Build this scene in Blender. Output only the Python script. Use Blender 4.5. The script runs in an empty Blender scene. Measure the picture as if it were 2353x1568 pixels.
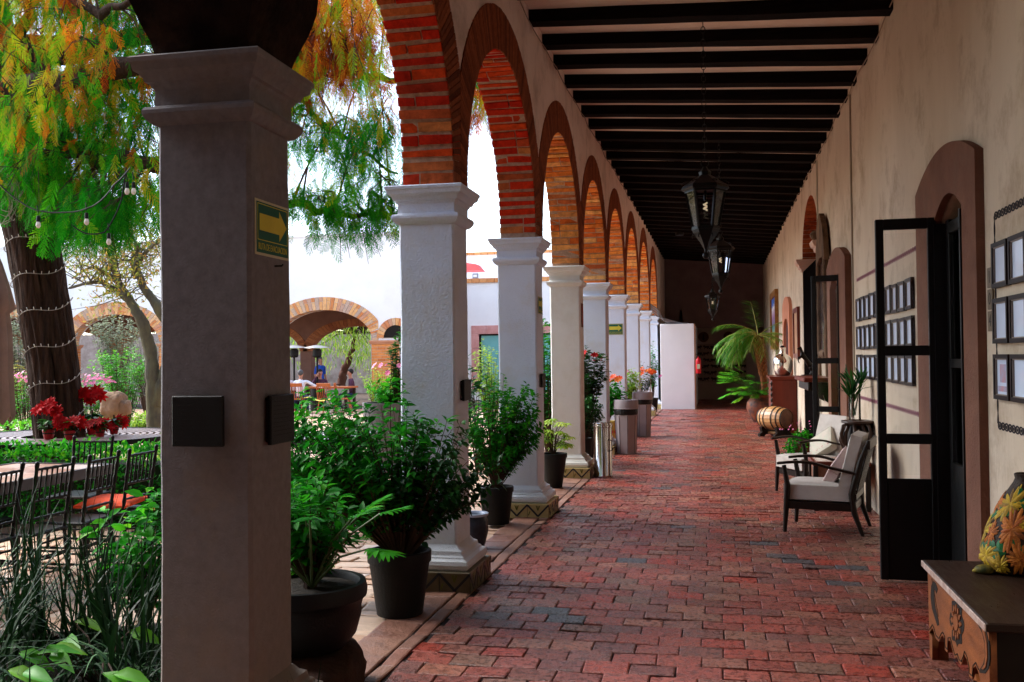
import bpy, bmesh, math, random
import numpy as np
from mathutils import Vector, Matrix, noise
random.seed(7); RNG = np.random.default_rng(7)
PI = math.pi
S = bpy.context.scene
COL = S.collection
# ------------------------------------------------------------------ camera
YAW, PITCH, ROLL = math.radians(11.884), math.radians(.97), math.radians(-.6)
CAMZ = 1.6
cam = bpy.data.cameras.new('camera'); camo = bpy.data.objects.new('camera', cam); COL.objects.link(camo)
cam.sensor_width = 36; cam.lens = 2250/2353*36; cam.clip_end = 2000; cam.clip_start = .05
camo.location = (0, 0, CAMZ)
RM = Matrix.Rotation(YAW, 3, 'Z') @ Matrix.Rotation(PI/2+PITCH, 3, 'X') @ Matrix.Rotation(ROLL, 3, 'Z')
camo.rotation_euler = RM.to_euler()
S.camera = camo
# ------------------------------------------------------------------ world, sun, exposure
SUN_EL, SUN_AZ = math.radians(40), math.radians(284)     # azimuth clockwise from +Y
w = bpy.data.worlds.new("World"); S.world = w; w.use_nodes = True
nt = w.node_tree; nt.nodes.clear()
sky = nt.nodes.new('ShaderNodeTexSky'); sky.sky_type = 'NISHITA'; sky.sun_disc = False
sky.sun_elevation = SUN_EL; sky.sun_rotation = SUN_AZ; sky.dust_density = 2; sky.air_density = 1.4; sky.altitude = 1900
hs = nt.nodes.new('ShaderNodeHueSaturation'); hs.inputs['Saturation'].default_value = .75
bg = nt.nodes.new('ShaderNodeBackground'); bg.inputs['Strength'].default_value = .15
wo = nt.nodes.new('ShaderNodeOutputWorld')
nt.links.new(sky.outputs[0], hs.inputs['Color']); nt.links.new(hs.outputs[0], bg.inputs['Color']); nt.links.new(bg.outputs[0], wo.inputs['Surface'])
sl = bpy.data.lights.new('sun', 'SUN'); sl.energy = 2.4; sl.angle = math.radians(38); sl.color = (1, .95, .88)
so = bpy.data.objects.new('sun', sl); COL.objects.link(so)
sd = Vector((math.sin(SUN_AZ)*math.cos(SUN_EL), math.cos(SUN_AZ)*math.cos(SUN_EL), math.sin(SUN_EL)))
so.rotation_euler = sd.to_track_quat('Z', 'Y').to_euler(); so.location = sd*30
S.render.engine = 'CYCLES'
S.view_settings.view_transform = 'Standard'; S.view_settings.look = 'None'; S.view_settings.gamma = 1
S.view_settings.exposure = 1.95
S.cycles.max_bounces = 6; S.cycles.transparent_max_bounces = 12; S.cycles.caustics_reflective = False; S.cycles.caustics_refractive = False
S.cycles.sample_clamp_indirect = 6

def ray(x, y): return RM @ Vector(((x-1176.5)/2250, -(y-784)/2250, -1))     # direction of a point of the photograph
def gz(x, y, Z=0.):
    d = ray(x, y); t = (Z-CAMZ)/d.z; return Vector((d.x*t, d.y*t, Z))
def gy(x, y, Y):
    d = ray(x, y); t = Y/d.y; return Vector((d.x*t, Y, CAMZ+d.z*t))

# ------------------------------------------------------------------ mesh helpers
def bx(x0, x1, y0, y1, z0, z1):
    v = [(x0,y0,z0),(x1,y0,z0),(x1,y1,z0),(x0,y1,z0),(x0,y0,z1),(x1,y0,z1),(x1,y1,z1),(x0,y1,z1)]
    return v, [(0,3,2,1),(4,5,6,7),(0,1,5,4),(1,2,6,5),(2,3,7,6),(3,0,4,7)]
def cbx(x0, x1, y0, y1, z0, z1, c=.01):
    hx, hy, hz = (x1-x0)/2, (y1-y0)/2, (z1-z0)/2; c = min(c, hx*.9, hy*.9, hz*.9)
    m = Vector(((x0+x1)/2, (y0+y1)/2, (z0+z1)/2)); V = []; I = {}
    for sx in (-1,1):
        for sy in (-1,1):
            for sz in (-1,1):
                for a in range(3):
                    d = [hx-c, hy-c, hz-c]; d[a] += c
                    I[sx,sy,sz,a] = len(V); V.append((m.x+sx*d[0], m.y+sy*d[1], m.z+sz*d[2]))
    F = []
    for a in range(3):
        b, k = (a+1)%3, (a+2)%3
        for s in (-1,1):
            q = []
            for t, u in ((-1,-1),(1,-1),(1,1),(-1,1)):
                e = [0,0,0]; e[a] = s; e[b] = t; e[k] = u; q.append(I[(*e, a)])
            F.append(q if s > 0 else q[::-1])
        for t in (-1,1):
            for u in (-1,1):
                e0 = [0,0,0]; e1 = [0,0,0]
                e0[b] = e1[b] = t; e0[k] = e1[k] = u; e0[a] = -1; e1[a] = 1
                F.append([I[(*e0,b)], I[(*e1,b)], I[(*e1,k)], I[(*e0,k)]])
    for sx in (-1,1):
        for sy in (-1,1):
            for sz in (-1,1):
                F.append([I[sx,sy,sz,0], I[sx,sy,sz,1], I[sx,sy,sz,2]])
    return V, F
def tube(path, rad, n=8, cap=True):
    path = [Vector(p) for p in path]; m = len(path)
    rad = [rad]*m if isinstance(rad, (int, float)) else list(rad)
    V = []; F = []; up = None
    for i, p in enumerate(path):
        d = (path[min(i+1,m-1)]-path[max(i-1,0)])
        if d.length < 1e-9: d = Vector((0,0,1))
        d.normalize()
        if up is None: up = d.orthogonal().normalized()
        up = (up - d*up.dot(d)); up = up.normalized() if up.length > 1e-6 else d.orthogonal().normalized()
        s = d.cross(up)
        for k in range(n):
            a = 2*PI*k/n; V.append(tuple(p + (up*math.cos(a)+s*math.sin(a))*rad[i]))
    for i in range(m-1):
        for k in range(n):
            F.append((i*n+k, i*n+(k+1)%n, (i+1)*n+(k+1)%n, (i+1)*n+k))
    if cap: F.append(tuple(range(n))[::-1]); F.append(tuple((m-1)*n+k for k in range(n)))
    return V, F
def bar(a, b, wd, th=None):            # rectangular bar from a to b
    a = Vector(a); b = Vector(b); th = th or wd; d = (b-a).normalized()
    s = d.cross(Vector((0,0,1))); s = s.normalized() if s.length > 1e-3 else Vector((1,0,0)); u = s.cross(d)
    V = [tuple(p + s*(i*wd/2) + u*(j*th/2)) for p in (a,b) for i,j in ((-1,-1),(1,-1),(1,1),(-1,1))]
    return V, [(0,1,2,3),(4,7,6,5),(0,4,5,1),(1,5,6,2),(2,6,7,3),(3,7,4,0)]
def lathe(prof, n=24, c=(0,0,0), cap=True):
    V = []; F = []; m = len(prof)
    for r, z in prof:
        for k in range(n):
            a = 2*PI*k/n; V.append((c[0]+r*math.cos(a), c[1]+r*math.sin(a), c[2]+z))
    for i in range(m-1):
        for k in range(n): F.append((i*n+k, i*n+(k+1)%n, (i+1)*n+(k+1)%n, (i+1)*n+k))
    if cap: F.append(tuple(range(n))[::-1]); F.append(tuple((m-1)*n+k for k in range(n)))
    return V, F
def sqloft(x0, x1, y0, y1, prof):      # square rings (z, offset)
    V = []; F = []
    for z, o in prof: V += [(x0-o,y0-o,z),(x1+o,y0-o,z),(x1+o,y1+o,z),(x0-o,y1+o,z)]
    for i in range(len(prof)-1):
        for k in range(4): F.append((i*4+k, i*4+(k+1)%4, (i+1)*4+(k+1)%4, (i+1)*4+k))
    F.append((3,2,1,0)); m = (len(prof)-1)*4; F.append((m,m+1,m+2,m+3))
    return V, F
def sph(c, r, n=12, m=8, sc=(1,1,1)):
    V = [(c[0],c[1],c[2]-r*sc[2])]; F = []
    for i in range(1,m):
        t = -PI/2+PI*i/m
        for k in range(n):
            a = 2*PI*k/n; V.append((c[0]+r*sc[0]*math.cos(t)*math.cos(a), c[1]+r*sc[1]*math.cos(t)*math.sin(a), c[2]+r*sc[2]*math.sin(t)))
    V.append((c[0],c[1],c[2]+r*sc[2])); L = len(V)-1
    for k in range(n): F.append((0, 1+(k+1)%n, 1+k)); F.append((L, L-n+k, L-n+(k+1)%n))
    for i in range(m-2):
        for k in range(n): F.append((1+i*n+k, 1+i*n+(k+1)%n, 1+(i+1)*n+(k+1)%n, 1+(i+1)*n+k))
    return V, F
def prism(poly, h0, h1, axis='z'):     # 2D polygon extruded along an axis
    n = len(poly)
    f = {'z': lambda a,b,h:(a,b,h), 'x': lambda a,b,h:(h,a,b), 'y': lambda a,b,h:(a,h,b)}[axis]
    V = [f(a,b,h0) for a,b in poly]+[f(a,b,h1) for a,b in poly]
    F = [tuple(range(n))[::-1], tuple(range(n,2*n))]+[(i,(i+1)%n,n+(i+1)%n,n+i) for i in range(n)]
    return V, F
class MB:
    def __init__(s): s.v = []; s.f = []; s.m = []; s.r = []
    def add(s, vf, mat=0, rnd=None, M=None):
        V, F = vf; o = len(s.v)
        if M is not None: V = [tuple(M @ Vector(p)) for p in V]
        s.v += V; s.f += [tuple(i+o for i in f) for f in F]
        s.m += [mat]*len(F); r = random.random() if rnd is None else rnd; s.r += [r]*len(F); return s
    def build(s, name, mats, parent=None, smooth=None, fix=True):
        me = bpy.data.meshes.new(name); me.from_pydata(s.v, [], s.f)
        for m in (mats if isinstance(mats, (list, tuple)) else [mats]): me.materials.append(m)
        me.polygons.foreach_set('material_index', s.m)
        at = me.attributes.new('rnd', 'FLOAT', 'FACE'); at.data.foreach_set('value', s.r)
        if fix:
            b = bmesh.new(); b.from_mesh(me); bmesh.ops.recalc_face_normals(b, faces=b.faces); b.to_mesh(me); b.free()
        if smooth is not None:
            me.polygons.foreach_set('use_smooth', [True]*len(me.polygons)); me.set_sharp_from_angle(angle=math.radians(smooth))
        me.update()
        return link(name, me, parent)
def link(name, me, parent=None):
    o = bpy.data.objects.new(name, me); COL.objects.link(o)
    if parent: o.parent = parent
    return o
def tag(o, label, cat, group=None, kind=None):
    o['label'] = label
    if cat: o['category'] = cat
    if group: o['group'] = group
    if kind: o['kind'] = kind
    return o
def thing(name, label, cat, loc=(0,0,0), rz=0, group=None):
    o = bpy.data.objects.new(name, None); COL.objects.link(o); o.location = loc; o.rotation_euler = (0,0,rz)
    o.empty_display_size = .2
    return tag(o, label, cat, group)
def struct(o): o['kind'] = 'structure'; return o
def dup(o, parent=None, loc=None, rz=None, label=None, name=None):
    c = o.copy(); COL.objects.link(c)
    if parent: c.parent = parent
    for ch in list(o.children): dup(ch, c)
    if loc is not None: c.location = loc
    if rz is not None: c.rotation_euler = (0,0,rz)
    if label: c['label'] = label
    return c
def nmesh(name, V, F4, rnd, mats, parent=None, midx=None):   # numpy arrays to mesh: quads (n,4)
    me = bpy.data.meshes.new(name); nv = len(V); nf, k = F4.shape
    me.vertices.add(nv); me.vertices.foreach_set('co', np.asarray(V, np.float32).ravel())
    me.loops.add(nf*k); me.loops.foreach_set('vertex_index', F4.astype(np.int32).ravel())
    me.polygons.add(nf); me.polygons.foreach_set('loop_start', np.arange(0, nf*k, k, dtype=np.int32)); 
    me.update(calc_edges=True)
    at = me.attributes.new('rnd', 'FLOAT', 'FACE'); at.data.foreach_set('value', np.asarray(rnd, np.float32))
    for m in (mats if isinstance(mats, (list, tuple)) else [mats]): me.materials.append(m)
    if midx is not None: me.polygons.foreach_set('material_index', midx)
    me.validate()
    return link(name, me, parent)
def text(name, body, size, mat, M, parent, ext=.0008, align='CENTER', sx=1):
    c = bpy.data.curves.new(name, 'FONT'); c.body = body; c.size = size; c.extrude = ext; c.align_x = align; c.align_y = 'CENTER'
    o = bpy.data.objects.new('tmp', c); COL.objects.link(o); dg = bpy.context.evaluated_depsgraph_get()
    me = bpy.data.meshes.new_from_object(o.evaluated_get(dg)); bpy.data.objects.remove(o)
    me.transform(M @ Matrix.Diagonal((sx,1,1,1))); me.materials.clear(); me.materials.append(mat); me.name = name
    return link(name, me, parent)

# ------------------------------------------------------------------ materials
def newmat(name):
    m = bpy.data.materials.new(name); m.use_nodes = True; n = m.node_tree
    return m, n, n.nodes['Principled BSDF'], n.nodes['Material Output']
def N(n, t, **k):
    o = n.nodes.new(t)
    for a, v in k.items():
        if a in o.inputs: o.inputs[a].default_value = v
        else: setattr(o, a, v)
    return o
def c4(c): return (c[0], c[1], c[2], 1)
def mat(name, col, rough=.6, col2=None, vs=3., var=.5, bump=0., bs=40., metal=0., rnd=0., spec=.22, stretch=(1,1,1), dirt=None, dz=None, coat=0, rvar=0, detail=6):
    m, n, b, out = newmat(name); L = n.links.new
    tc = N(n, 'ShaderNodeTexCoord'); mp = N(n, 'ShaderNodeMapping'); mp.inputs['Scale'].default_value = stretch
    L(tc.outputs['Object'], mp.inputs[0])
    nz = N(n, 'ShaderNodeTexNoise', Scale=vs, Detail=float(detail), Roughness=.62); L(mp.outputs[0], nz.inputs['Vector'])
    rp = N(n, 'ShaderNodeValToRGB'); rp.color_ramp.elements[0].position = .5-var*.35; rp.color_ramp.elements[1].position = .5+var*.35
    c2 = col2 or tuple(x*.8 for x in col)
    rp.color_ramp.elements[0].color = c4(c2); rp.color_ramp.elements[1].color = c4(col)
    L(nz.outputs[0], rp.inputs[0]); src = rp.outputs[0]
    if rnd:
        at = N(n, 'ShaderNodeAttribute', attribute_name='rnd'); mr = N(n, 'ShaderNodeMapRange'); mr.inputs[3].default_value = 1-rnd; mr.inputs[4].default_value = 1+rnd
        L(at.outputs['Fac'], mr.inputs[0]); h = N(n, 'ShaderNodeHueSaturation'); L(mr.outputs[0], h.inputs['Value']); L(src, h.inputs['Color']); src = h.outputs[0]
    if dirt:                             # stains: low noise patches, optionally stronger near a height dz
        n2 = N(n, 'ShaderNodeTexNoise', Scale=1.7, Detail=8., Roughness=.7); L(tc.outputs['Object'], n2.inputs['Vector'])
        fac = n2.outputs[0]
        mr = N(n, 'ShaderNodeMapRange'); mr.inputs[1].default_value = .5; mr.inputs[2].default_value = .72; L(fac, mr.inputs[0]); fac = mr.outputs[0]
        if dz:
            sp = N(n, 'ShaderNodeSeparateXYZ'); L(tc.outputs['Object'], sp.inputs[0])
            m2 = N(n, 'ShaderNodeMapRange'); m2.inputs[1].default_value = dz[0]; m2.inputs[2].default_value = dz[1]; m2.inputs[3].default_value = 1; m2.inputs[4].default_value = 0
            L(sp.outputs['Z'], m2.inputs[0]); ad = N(n, 'ShaderNodeMath', operation='MULTIPLY_ADD', use_clamp=True); ad.inputs[1].default_value = .9
            L(m2.outputs[0], ad.inputs[0]); L(fac, ad.inputs[2]); ml = N(n, 'ShaderNodeMath', operation='MULTIPLY', use_clamp=True); L(ad.outputs[0], ml.inputs[0]); ml.inputs[1].default_value = .65; fac = ml.outputs[0]
        mx = N(n, 'ShaderNodeMix', data_type='RGBA'); mx.inputs['B'].default_value = c4(dirt) if 'B' in mx.inputs else (0,0,0,1)
        mx.inputs[7].default_value = c4(dirt); L(fac, mx.inputs[0]); L(src, mx.inputs[6]); src = mx.outputs[2]
    L(src, b.inputs['Base Color']); b.inputs['Roughness'].default_value = rough; b.inputs['Metallic'].default_value = metal
    b.inputs['Specular IOR Level'].default_value = spec; b.inputs['Coat Weight'].default_value = coat
    if rvar:
        mr = N(n, 'ShaderNodeMapRange'); mr.inputs[3].default_value = rough-rvar; mr.inputs[4].default_value = rough+rvar
        mr.inputs[1].default_value = .3; mr.inputs[2].default_value = .7; L(nz.outputs[0], mr.inputs[0]); L(mr.outputs[0], b.inputs['Roughness'])
    if bump:
        n3 = N(n, 'ShaderNodeTexNoise', Scale=bs, Detail=5., Roughness=.6); L(mp.outputs[0], n3.inputs['Vector'])
        bp = N(n, 'ShaderNodeBump', Strength=min(1, bump), Distance=.05 if bs < 12 else .02 if bs < 80 else .006); L(n3.outputs[0], bp.inputs['Height']); L(bp.outputs[0], b.inputs['Normal'])
    return m
def rampmat(name, stops, rough=.6, bump=.3, bs=60, spec=.5, mottle=.25, ms=12, rvar=0, trans=0, sheen=0, stretch=(1,1,1)):   # colour picked by each piece's own random value
    m, n, b, out = newmat(name); L = n.links.new
    at = N(n, 'ShaderNodeAttribute', attribute_name='rnd'); rp = N(n, 'ShaderNodeValToRGB'); cr = rp.color_ramp
    while len(cr.elements) < len(stops): cr.elements.new(.5)
    for e, (p, c) in zip(cr.elements, stops): e.position = p; e.color = c4(c)
    L(at.outputs['Fac'], rp.inputs[0]); src = rp.outputs[0]
    tc = N(n, 'ShaderNodeTexCoord'); mp = N(n, 'ShaderNodeMapping'); mp.inputs['Scale'].default_value = stretch; L(tc.outputs['Object'], mp.inputs[0])
    nz = N(n, 'ShaderNodeTexNoise', Scale=float(ms), Detail=8., Roughness=.7); L(mp.outputs[0], nz.inputs['Vector'])
    mr = N(n, 'ShaderNodeMapRange'); mr.inputs[1].default_value = .25; mr.inputs[2].default_value = .75; mr.inputs[3].default_value = 1-mottle; mr.inputs[4].default_value = 1+mottle
    L(nz.outputs[0], mr.inputs[0]); h = N(n, 'ShaderNodeHueSaturation'); L(mr.outputs[0], h.inputs['Value']); L(src, h.inputs['Color'])
    L(h.outputs[0], b.inputs['Base Color']); b.inputs['Roughness'].default_value = rough; b.inputs['Specular IOR Level'].default_value = spec
    if rvar:
        m3 = N(n, 'ShaderNodeMapRange'); m3.inputs[1].default_value = .35; m3.inputs[2].default_value = .65; m3.inputs[3].default_value = rough-rvar; m3.inputs[4].default_value = rough+rvar
        L(nz.outputs[0], m3.inputs[0]); L(m3.outputs[0], b.inputs['Roughness'])
    if bump:
        n3 = N(n, 'ShaderNodeTexNoise', Scale=float(bs), Detail=6., Roughness=.65); L(mp.outputs[0], n3.inputs['Vector'])
        bp = N(n, 'ShaderNodeBump', Strength=bump, Distance=.01); L(n3.outputs[0], bp.inputs['Height']); L(bp.outputs[0], b.inputs['Normal'])
    if trans:
        t = N(n, 'ShaderNodeBsdfTranslucent'); L(h.outputs[0], t.inputs[0]); mx = N(n, 'ShaderNodeMixShader'); mx.inputs[0].default_value = trans
        L(b.outputs[0], mx.inputs[1]); L(t.outputs[0], mx.inputs[2]); L(mx.outputs[0], out.inputs[0])
    return m
def glassmat(name, tint=(1,1,1), rough=.02, refl=1.):
    m, n, b, out = newmat(name); n.nodes.remove(b); L = n.links.new
    t = N(n, 'ShaderNodeBsdfTransparent'); t.inputs[0].default_value = c4(tint); g = N(n, 'ShaderNodeBsdfGlossy', Roughness=rough)
    fr = N(n, 'ShaderNodeFresnel', IOR=1.45); mu = N(n, 'ShaderNodeMath', operation='MULTIPLY', use_clamp=True); mu.inputs[1].default_value = refl; L(fr.outputs[0], mu.inputs[0])
    mx = N(n, 'ShaderNodeMixShader'); L(mu.outputs[0], mx.inputs[0]); L(t.outputs[0], mx.inputs[1]); L(g.outputs[0], mx.inputs[2]); L(mx.outputs[0], out.inputs[0])
    return m
def emit(name, col, s):
    m, n, b, out = newmat(name); b.inputs['Base Color'].default_value = c4(col); b.inputs['Emission Color'].default_value = c4(col); b.inputs['Emission Strength'].default_value = s
    return m

WHITE = mat('white_plaster', (.68,.76,.90), .75, (.62,.7,.84), vs=2.2, bump=.5, bs=60, dirt=(.58,.57,.55), dz=(.1,.75))
CREAM = mat('cream_plaster', (.77,.79,.79), .75, (.7,.72,.71), vs=2.2, bump=.2, bs=34, dirt=(.58,.56,.48), dz=(.1,.75))
GREYP = mat('grey_plaster', (.24,.235,.26), .85, (.11,.105,.115), vs=26, detail=12, var=1.2, bump=.6, bs=110, dirt=(.24,.19,.15), dz=(.1,1.4))  # darker base carries the shade on the nearest column; stains stay as dirt
SPAN = mat('arcade_plaster', (.88,.74,.67), .8, (.78,.62,.55), vs=2.5, bump=.5, bs=60, dirt=(.5,.38,.32))
WALLM = mat('corridor_plaster', (.68,.59,.48), .8, (.48,.38,.28), vs=1.1, var=.9, bump=.25, bs=30, dirt=(.34,.25,.17), stretch=(1,1,.3))
WALLP = mat('lower_wall_paint', (.6,.6,.68), .7, (.5,.49,.55), vs=1.5, bump=.2, bs=30)
CEIL = mat('ceiling_plaster', (.86,.70,.60), .85, (.74,.58,.48), vs=2, bump=.3, bs=40)
BEAM = mat('beam_wood', (.010,.006,.005), .8, (.003,.002,.002), vs=6, stretch=(.3,4,4), bump=.3, bs=30, spec=.04)
DARKW = mat('end_wall_paint', (.2,.13,.125), .85, (.14,.09,.09), vs=2, bump=.2, bs=40)
RED = [(0,(.38,.018,.008)),(.3,(.5,.024,.008)),(.5,(.55,.06,.012)),(.7,(.42,.02,.008)),(.88,(.5,.17,.05)),(1,(.3,.02,.01))]
BRICK = rampmat('red_brick', RED, .9, 1., 36, .04, .55, 12)
SHADEB = rampmat('sooty_brick', [(0,(.03,.012,.009)),(.8,(.05,.018,.012)),(1,(.12,.05,.03))], .9, .9, 45, .15, .5, 9)  # nearest arch's shade painted into a near-black brick colour
ORBRICK = rampmat('ochre_brick', [(0,(.5,.10,.02)),(.35,(.58,.16,.03)),(.6,(.66,.26,.06)),(.75,(.7,.36,.12)),(1,(.4,.07,.02))], .9, 1., 32, .05, .6, 11)
MORT = mat('mortar', (.55,.36,.25), .95, (.32,.2,.14), vs=20, bump=.8, bs=50)
RINGM = rampmat('ring_brick', [(0,(.2,.06,.03)),(.5,(.3,.09,.04)),(1,(.13,.04,.022))], .9, .6, 60, .05, .35, 20)  # stained brick brown with corridor-side shade mixed into the colour
FARB = rampmat('courtyard_brick', [(0,(.5,.17,.06)),(.3,(.62,.33,.14)),(.55,(.68,.4,.2)),(.7,(.42,.32,.26)),(1,(.55,.2,.08))], .85, .6, 30, .2, .25, 10)
FARM = mat('courtyard_mortar', (.6,.46,.35), .9)
FLOOR = rampmat('floor_brick', [(0,(.19,.04,.028)),(.2,(.25,.056,.038)),(.4,(.12,.038,.032)),(.55,(.27,.095,.06)),(.7,(.15,.07,.048)),(.82,(.28,.032,.018)),(.97,(.10,.042,.03)),(.985,(.06,.06,.07)),(1,(.05,.055,.065))], .30, 1., 60, .55, .85, 24, rvar=.2)
GROUT = mat('floor_grout', (.012,.007,.006), .95, (.005,.003,.003), vs=30, bump=.6, bs=90)
GROUT2 = mat('slab_grout', (.09,.06,.045), .9)
STONEF = rampmat('border_tile', [(0,(.19,.075,.05)),(.5,(.24,.12,.08)),(1,(.15,.07,.055))], .5, .8, 40, .5, .35, 10, rvar=.12)
PATIO = rampmat('patio_sandstone', [(0,(.5,.33,.22)),(.3,(.58,.42,.3)),(.6,(.46,.27,.17)),(.8,(.6,.36,.2)),(1,(.52,.42,.36))], .65, .9, 26, .5, .4, 7, rvar=.1, stretch=(.5,2.5,1))
SOIL = mat('dark_soil', (.03,.022,.015), .95, (.012,.009,.006), vs=14, bump=1, bs=30)
BLK = mat('black_iron', (.005,.005,.006), .45, (.003,.003,.003), vs=12, spec=.2, bump=.1, bs=90)
BLKP = mat('black_door_paint', (.005,.005,.006), .5, (.003,.003,.003), vs=8, bump=.25, bs=200, spec=.25)
PLAST = mat('black_plastic', (.005,.005,.005), .55, (.003,.003,.003), spec=.2, vs=5, bump=.2, bs=60)
CARV = mat('carved_stone', (.22,.1,.065), .8, (.15,.065,.042), vs=3, bump=.5, bs=50, dirt=(.17,.09,.06))
BARK = mat('tree_bark', (.06,.028,.015), .95, (.004,.002,.0015), vs=7, stretch=(2.4,2.4,.32), var=.7, bump=1, bs=9)
MOSSB = mat('mossy_bark', (.13,.12,.07), .95, (.07,.06,.05), vs=9, stretch=(1,1,.4), bump=.8, bs=20)
TWIG = mat('twig_bark', (.07,.04,.025), .9, (.035,.02,.014), vs=9)
BRONZE = mat('orange_branch', (.16,.08,.04), .9, (.08,.04,.025), vs=9)
CYP = rampmat('cypress_needles', [(0,(.006,.12,.006)),(.2,(.012,.26,.008)),(.38,(.06,.4,.01)),(.5,(.2,.45,.012)),(.62,(.45,.4,.015)),(.74,(.65,.2,.01)),(.88,(.5,.08,.008)),(1,(.16,.03,.01))], .7, 0, 1, .05, .15, 5, trans=.5)
LEAF = rampmat('shrub_leaf', [(0,(.004,.08,.006)),(.45,(.014,.2,.01)),(.85,(.05,.38,.012)),(1,(.18,.5,.02))], .5, 0, 1, .12, .15, 5, trans=.42)
DLEAF = rampmat('dark_leaf', [(0,(.003,.03,.005)),(.6,(.008,.07,.008)),(1,(.03,.16,.015))], .42, 0, 1, .25, .15, 5, trans=.22)
BLEAF = rampmat('bright_leaf', [(0,(.03,.24,.012)),(.5,(.07,.37,.015)),(1,(.25,.55,.03))], .45, 0, 1, .4, .15, 5, trans=.4)
LIME = rampmat('lime_leaf', [(0,(.12,.33,.02)),(.5,(.3,.5,.04)),(1,(.5,.55,.1))], .45, 0, 1, .4, .15, 5, trans=.4)
OLIVE = rampmat('olive_leaf', [(0,(.14,.2,.12)),(.5,(.24,.29,.19)),(1,(.38,.38,.25))], .6, 0, 1, .3, .15, 5, trans=.3)
YELB = rampmat('autumn_leaf', [(0,(.12,.2,.02)),(.5,(.32,.34,.05)),(1,(.5,.24,.06))], .6, 0, 1, .3, .15, 5, trans=.4)
SEDGE = rampmat('sedge_blade', [(0,(.005,.02,.005)),(.6,(.01,.035,.009)),(.85,(.03,.10,.03)),(1,(.10,.2,.08))], .5, 0, 1, .2, .1, 5, trans=.15)
PALM = rampmat('palm_leaf', [(0,(.015,.13,.008)),(.4,(.06,.26,.01)),(.8,(.2,.34,.03)),(1,(.34,.3,.08))], .5, 0, 1, .4, .15, 5, trans=.35)
PALMT = mat('palm_bark', (.35,.12,.04), .9, (.08,.025,.012), vs=16, var=.5, bump=.9, bs=22)
REDL = rampmat('red_bract', [(0,(.2,.002,.003)),(.6,(.42,.004,.006)),(1,(.6,.01,.02))], .6, 0, 1, .08, .1, 5, trans=.25)
PINKL = rampmat('pink_petal', [(0,(.7,.08,.25)),(.6,(.75,.2,.42)),(1,(.85,.5,.65))], .5, 0, 1, .3, .1, 5, trans=.3)
ORAL = rampmat('orange_petal', [(0,(.7,.05,.01)),(.6,(.8,.14,.02)),(1,(.85,.35,.03))], .5, 0, 1, .3, .1, 5, trans=.3)
WHITEM = mat('courtyard_white', (.8,.81,.83), .8, (.74,.75,.78), vs=1, dirt=(.73,.73,.74))
PINKST = mat('pink_cantera', (.62,.34,.32), .8, (.5,.22,.2), vs=3, bump=.3, bs=40)
ORCAP = rampmat('coping_brick', [(0,(.5,.2,.07)),(1,(.65,.3,.12))], .8, .4, 40, .3)
TEAL = mat('teal_glass', (.2,.5,.5), .15, (.16,.45,.46), vs=1)
RUBBLE = mat('old_stone_wall', (.5,.42,.38), .9, (.3,.23,.2), vs=2.2, bump=1, bs=4)
SKIN = mat('skin', (.42,.2,.13), .55); HAIR = mat('dark_hair', (.012,.01,.009), .5); HAIRG = mat('grey_hair', (.08,.08,.085), .6)
SHIRTW = mat('white_shirt', (.72,.74,.8), .8, (.62,.64,.7), vs=20); SHIRTB = mat('blue_shirt', (.02,.09,.5), .8); SHIRTP = mat('plum_shirt', (.08,.03,.06), .8)
JEANS = mat('blue_jeans', (.03,.05,.12), .85); SHOE = mat('shoe_leather', (.02,.015,.012), .5)
ORWOOD = mat('orange_wood', (.42,.12,.03), .45, (.3,.07,.02), vs=6, stretch=(1,1,4))
DKWOOD = mat('dark_walnut', (.013,.007,.005), .35, (.012,.007,.005), vs=9, stretch=(1,5,5), bump=.1, bs=60)
REDWOOD = mat('red_mahogany', (.16,.03,.016), .4, (.09,.017,.01), vs=5, stretch=(1,1,.3))
BENCHF = mat('carved_pine', (.27,.085,.022), .5, (.09,.024,.008), vs=4, stretch=(4,1.2,5), var=.9, bump=.35, bs=40, dirt=(.13,.045,.018))
BENCHT = mat('bench_top_wood', (.022,.011,.007), .36, (.022,.013,.01), vs=5, spec=.12, stretch=(6,.8,4), bump=.2, bs=40, rvar=.1)
BENCHE = mat('worn_edge_wood', (.5,.4,.36), .3, (.2,.12,.09), vs=18, bump=.2, bs=60)  # pale colour paints the highlight along the bench's front edge
GROOVE = mat('carving_recess', (.012,.008,.006), .8)
CUSH = mat('white_upholstery', (.52,.48,.45), .85, (.44,.4,.37), vs=8, bump=.35, bs=160)
ORC = mat('orange_cushion', (.8,.09,.02), .75, (.65,.06,.015), vs=8, bump=.3, bs=80)
STEEL = mat('polished_steel', (.62,.58,.56), .16, metal=1, vs=2); SILVER = mat('mercury_glass', (.82,.8,.74), .05, metal=1, vs=2)
GREYPL = mat('grey_bin_plastic', (.32,.27,.28), .5, (.28,.24,.25), vs=3, bump=.1, bs=120); BAG = mat('black_bag', (.008,.008,.009), .3, bump=.6, bs=25)
GLASS = glassmat('clear_glass'); LGLASS = glassmat('lantern_glass', (.75,.75,.8), .08, 1.5); PAPER = mat('framed_paper', (.66,.76,.95), .35, (.56,.66,.88), vs=2, coat=.3)
BULB = emit('bulb_glow', (1,.8,.5), .12); LAMPG = emit('downlight_glow', (1,.86,.6), .8)
SIGNG = mat('sign_green', (.005,.11,.07), .5); SIGNY = mat('sign_yellow', (.66,.58,.06), .5); SIGNC = mat('sign_cream', (.6,.58,.4), .5)
ROCK = mat('dark_rock', (.07,.03,.018), .9, (.015,.009,.007), vs=7, var=.7, bump=1, bs=16)
BOULD = mat('tan_boulder', (.3,.19,.12), .9, (.17,.1,.065), vs=4, bump=1, bs=8)
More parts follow.
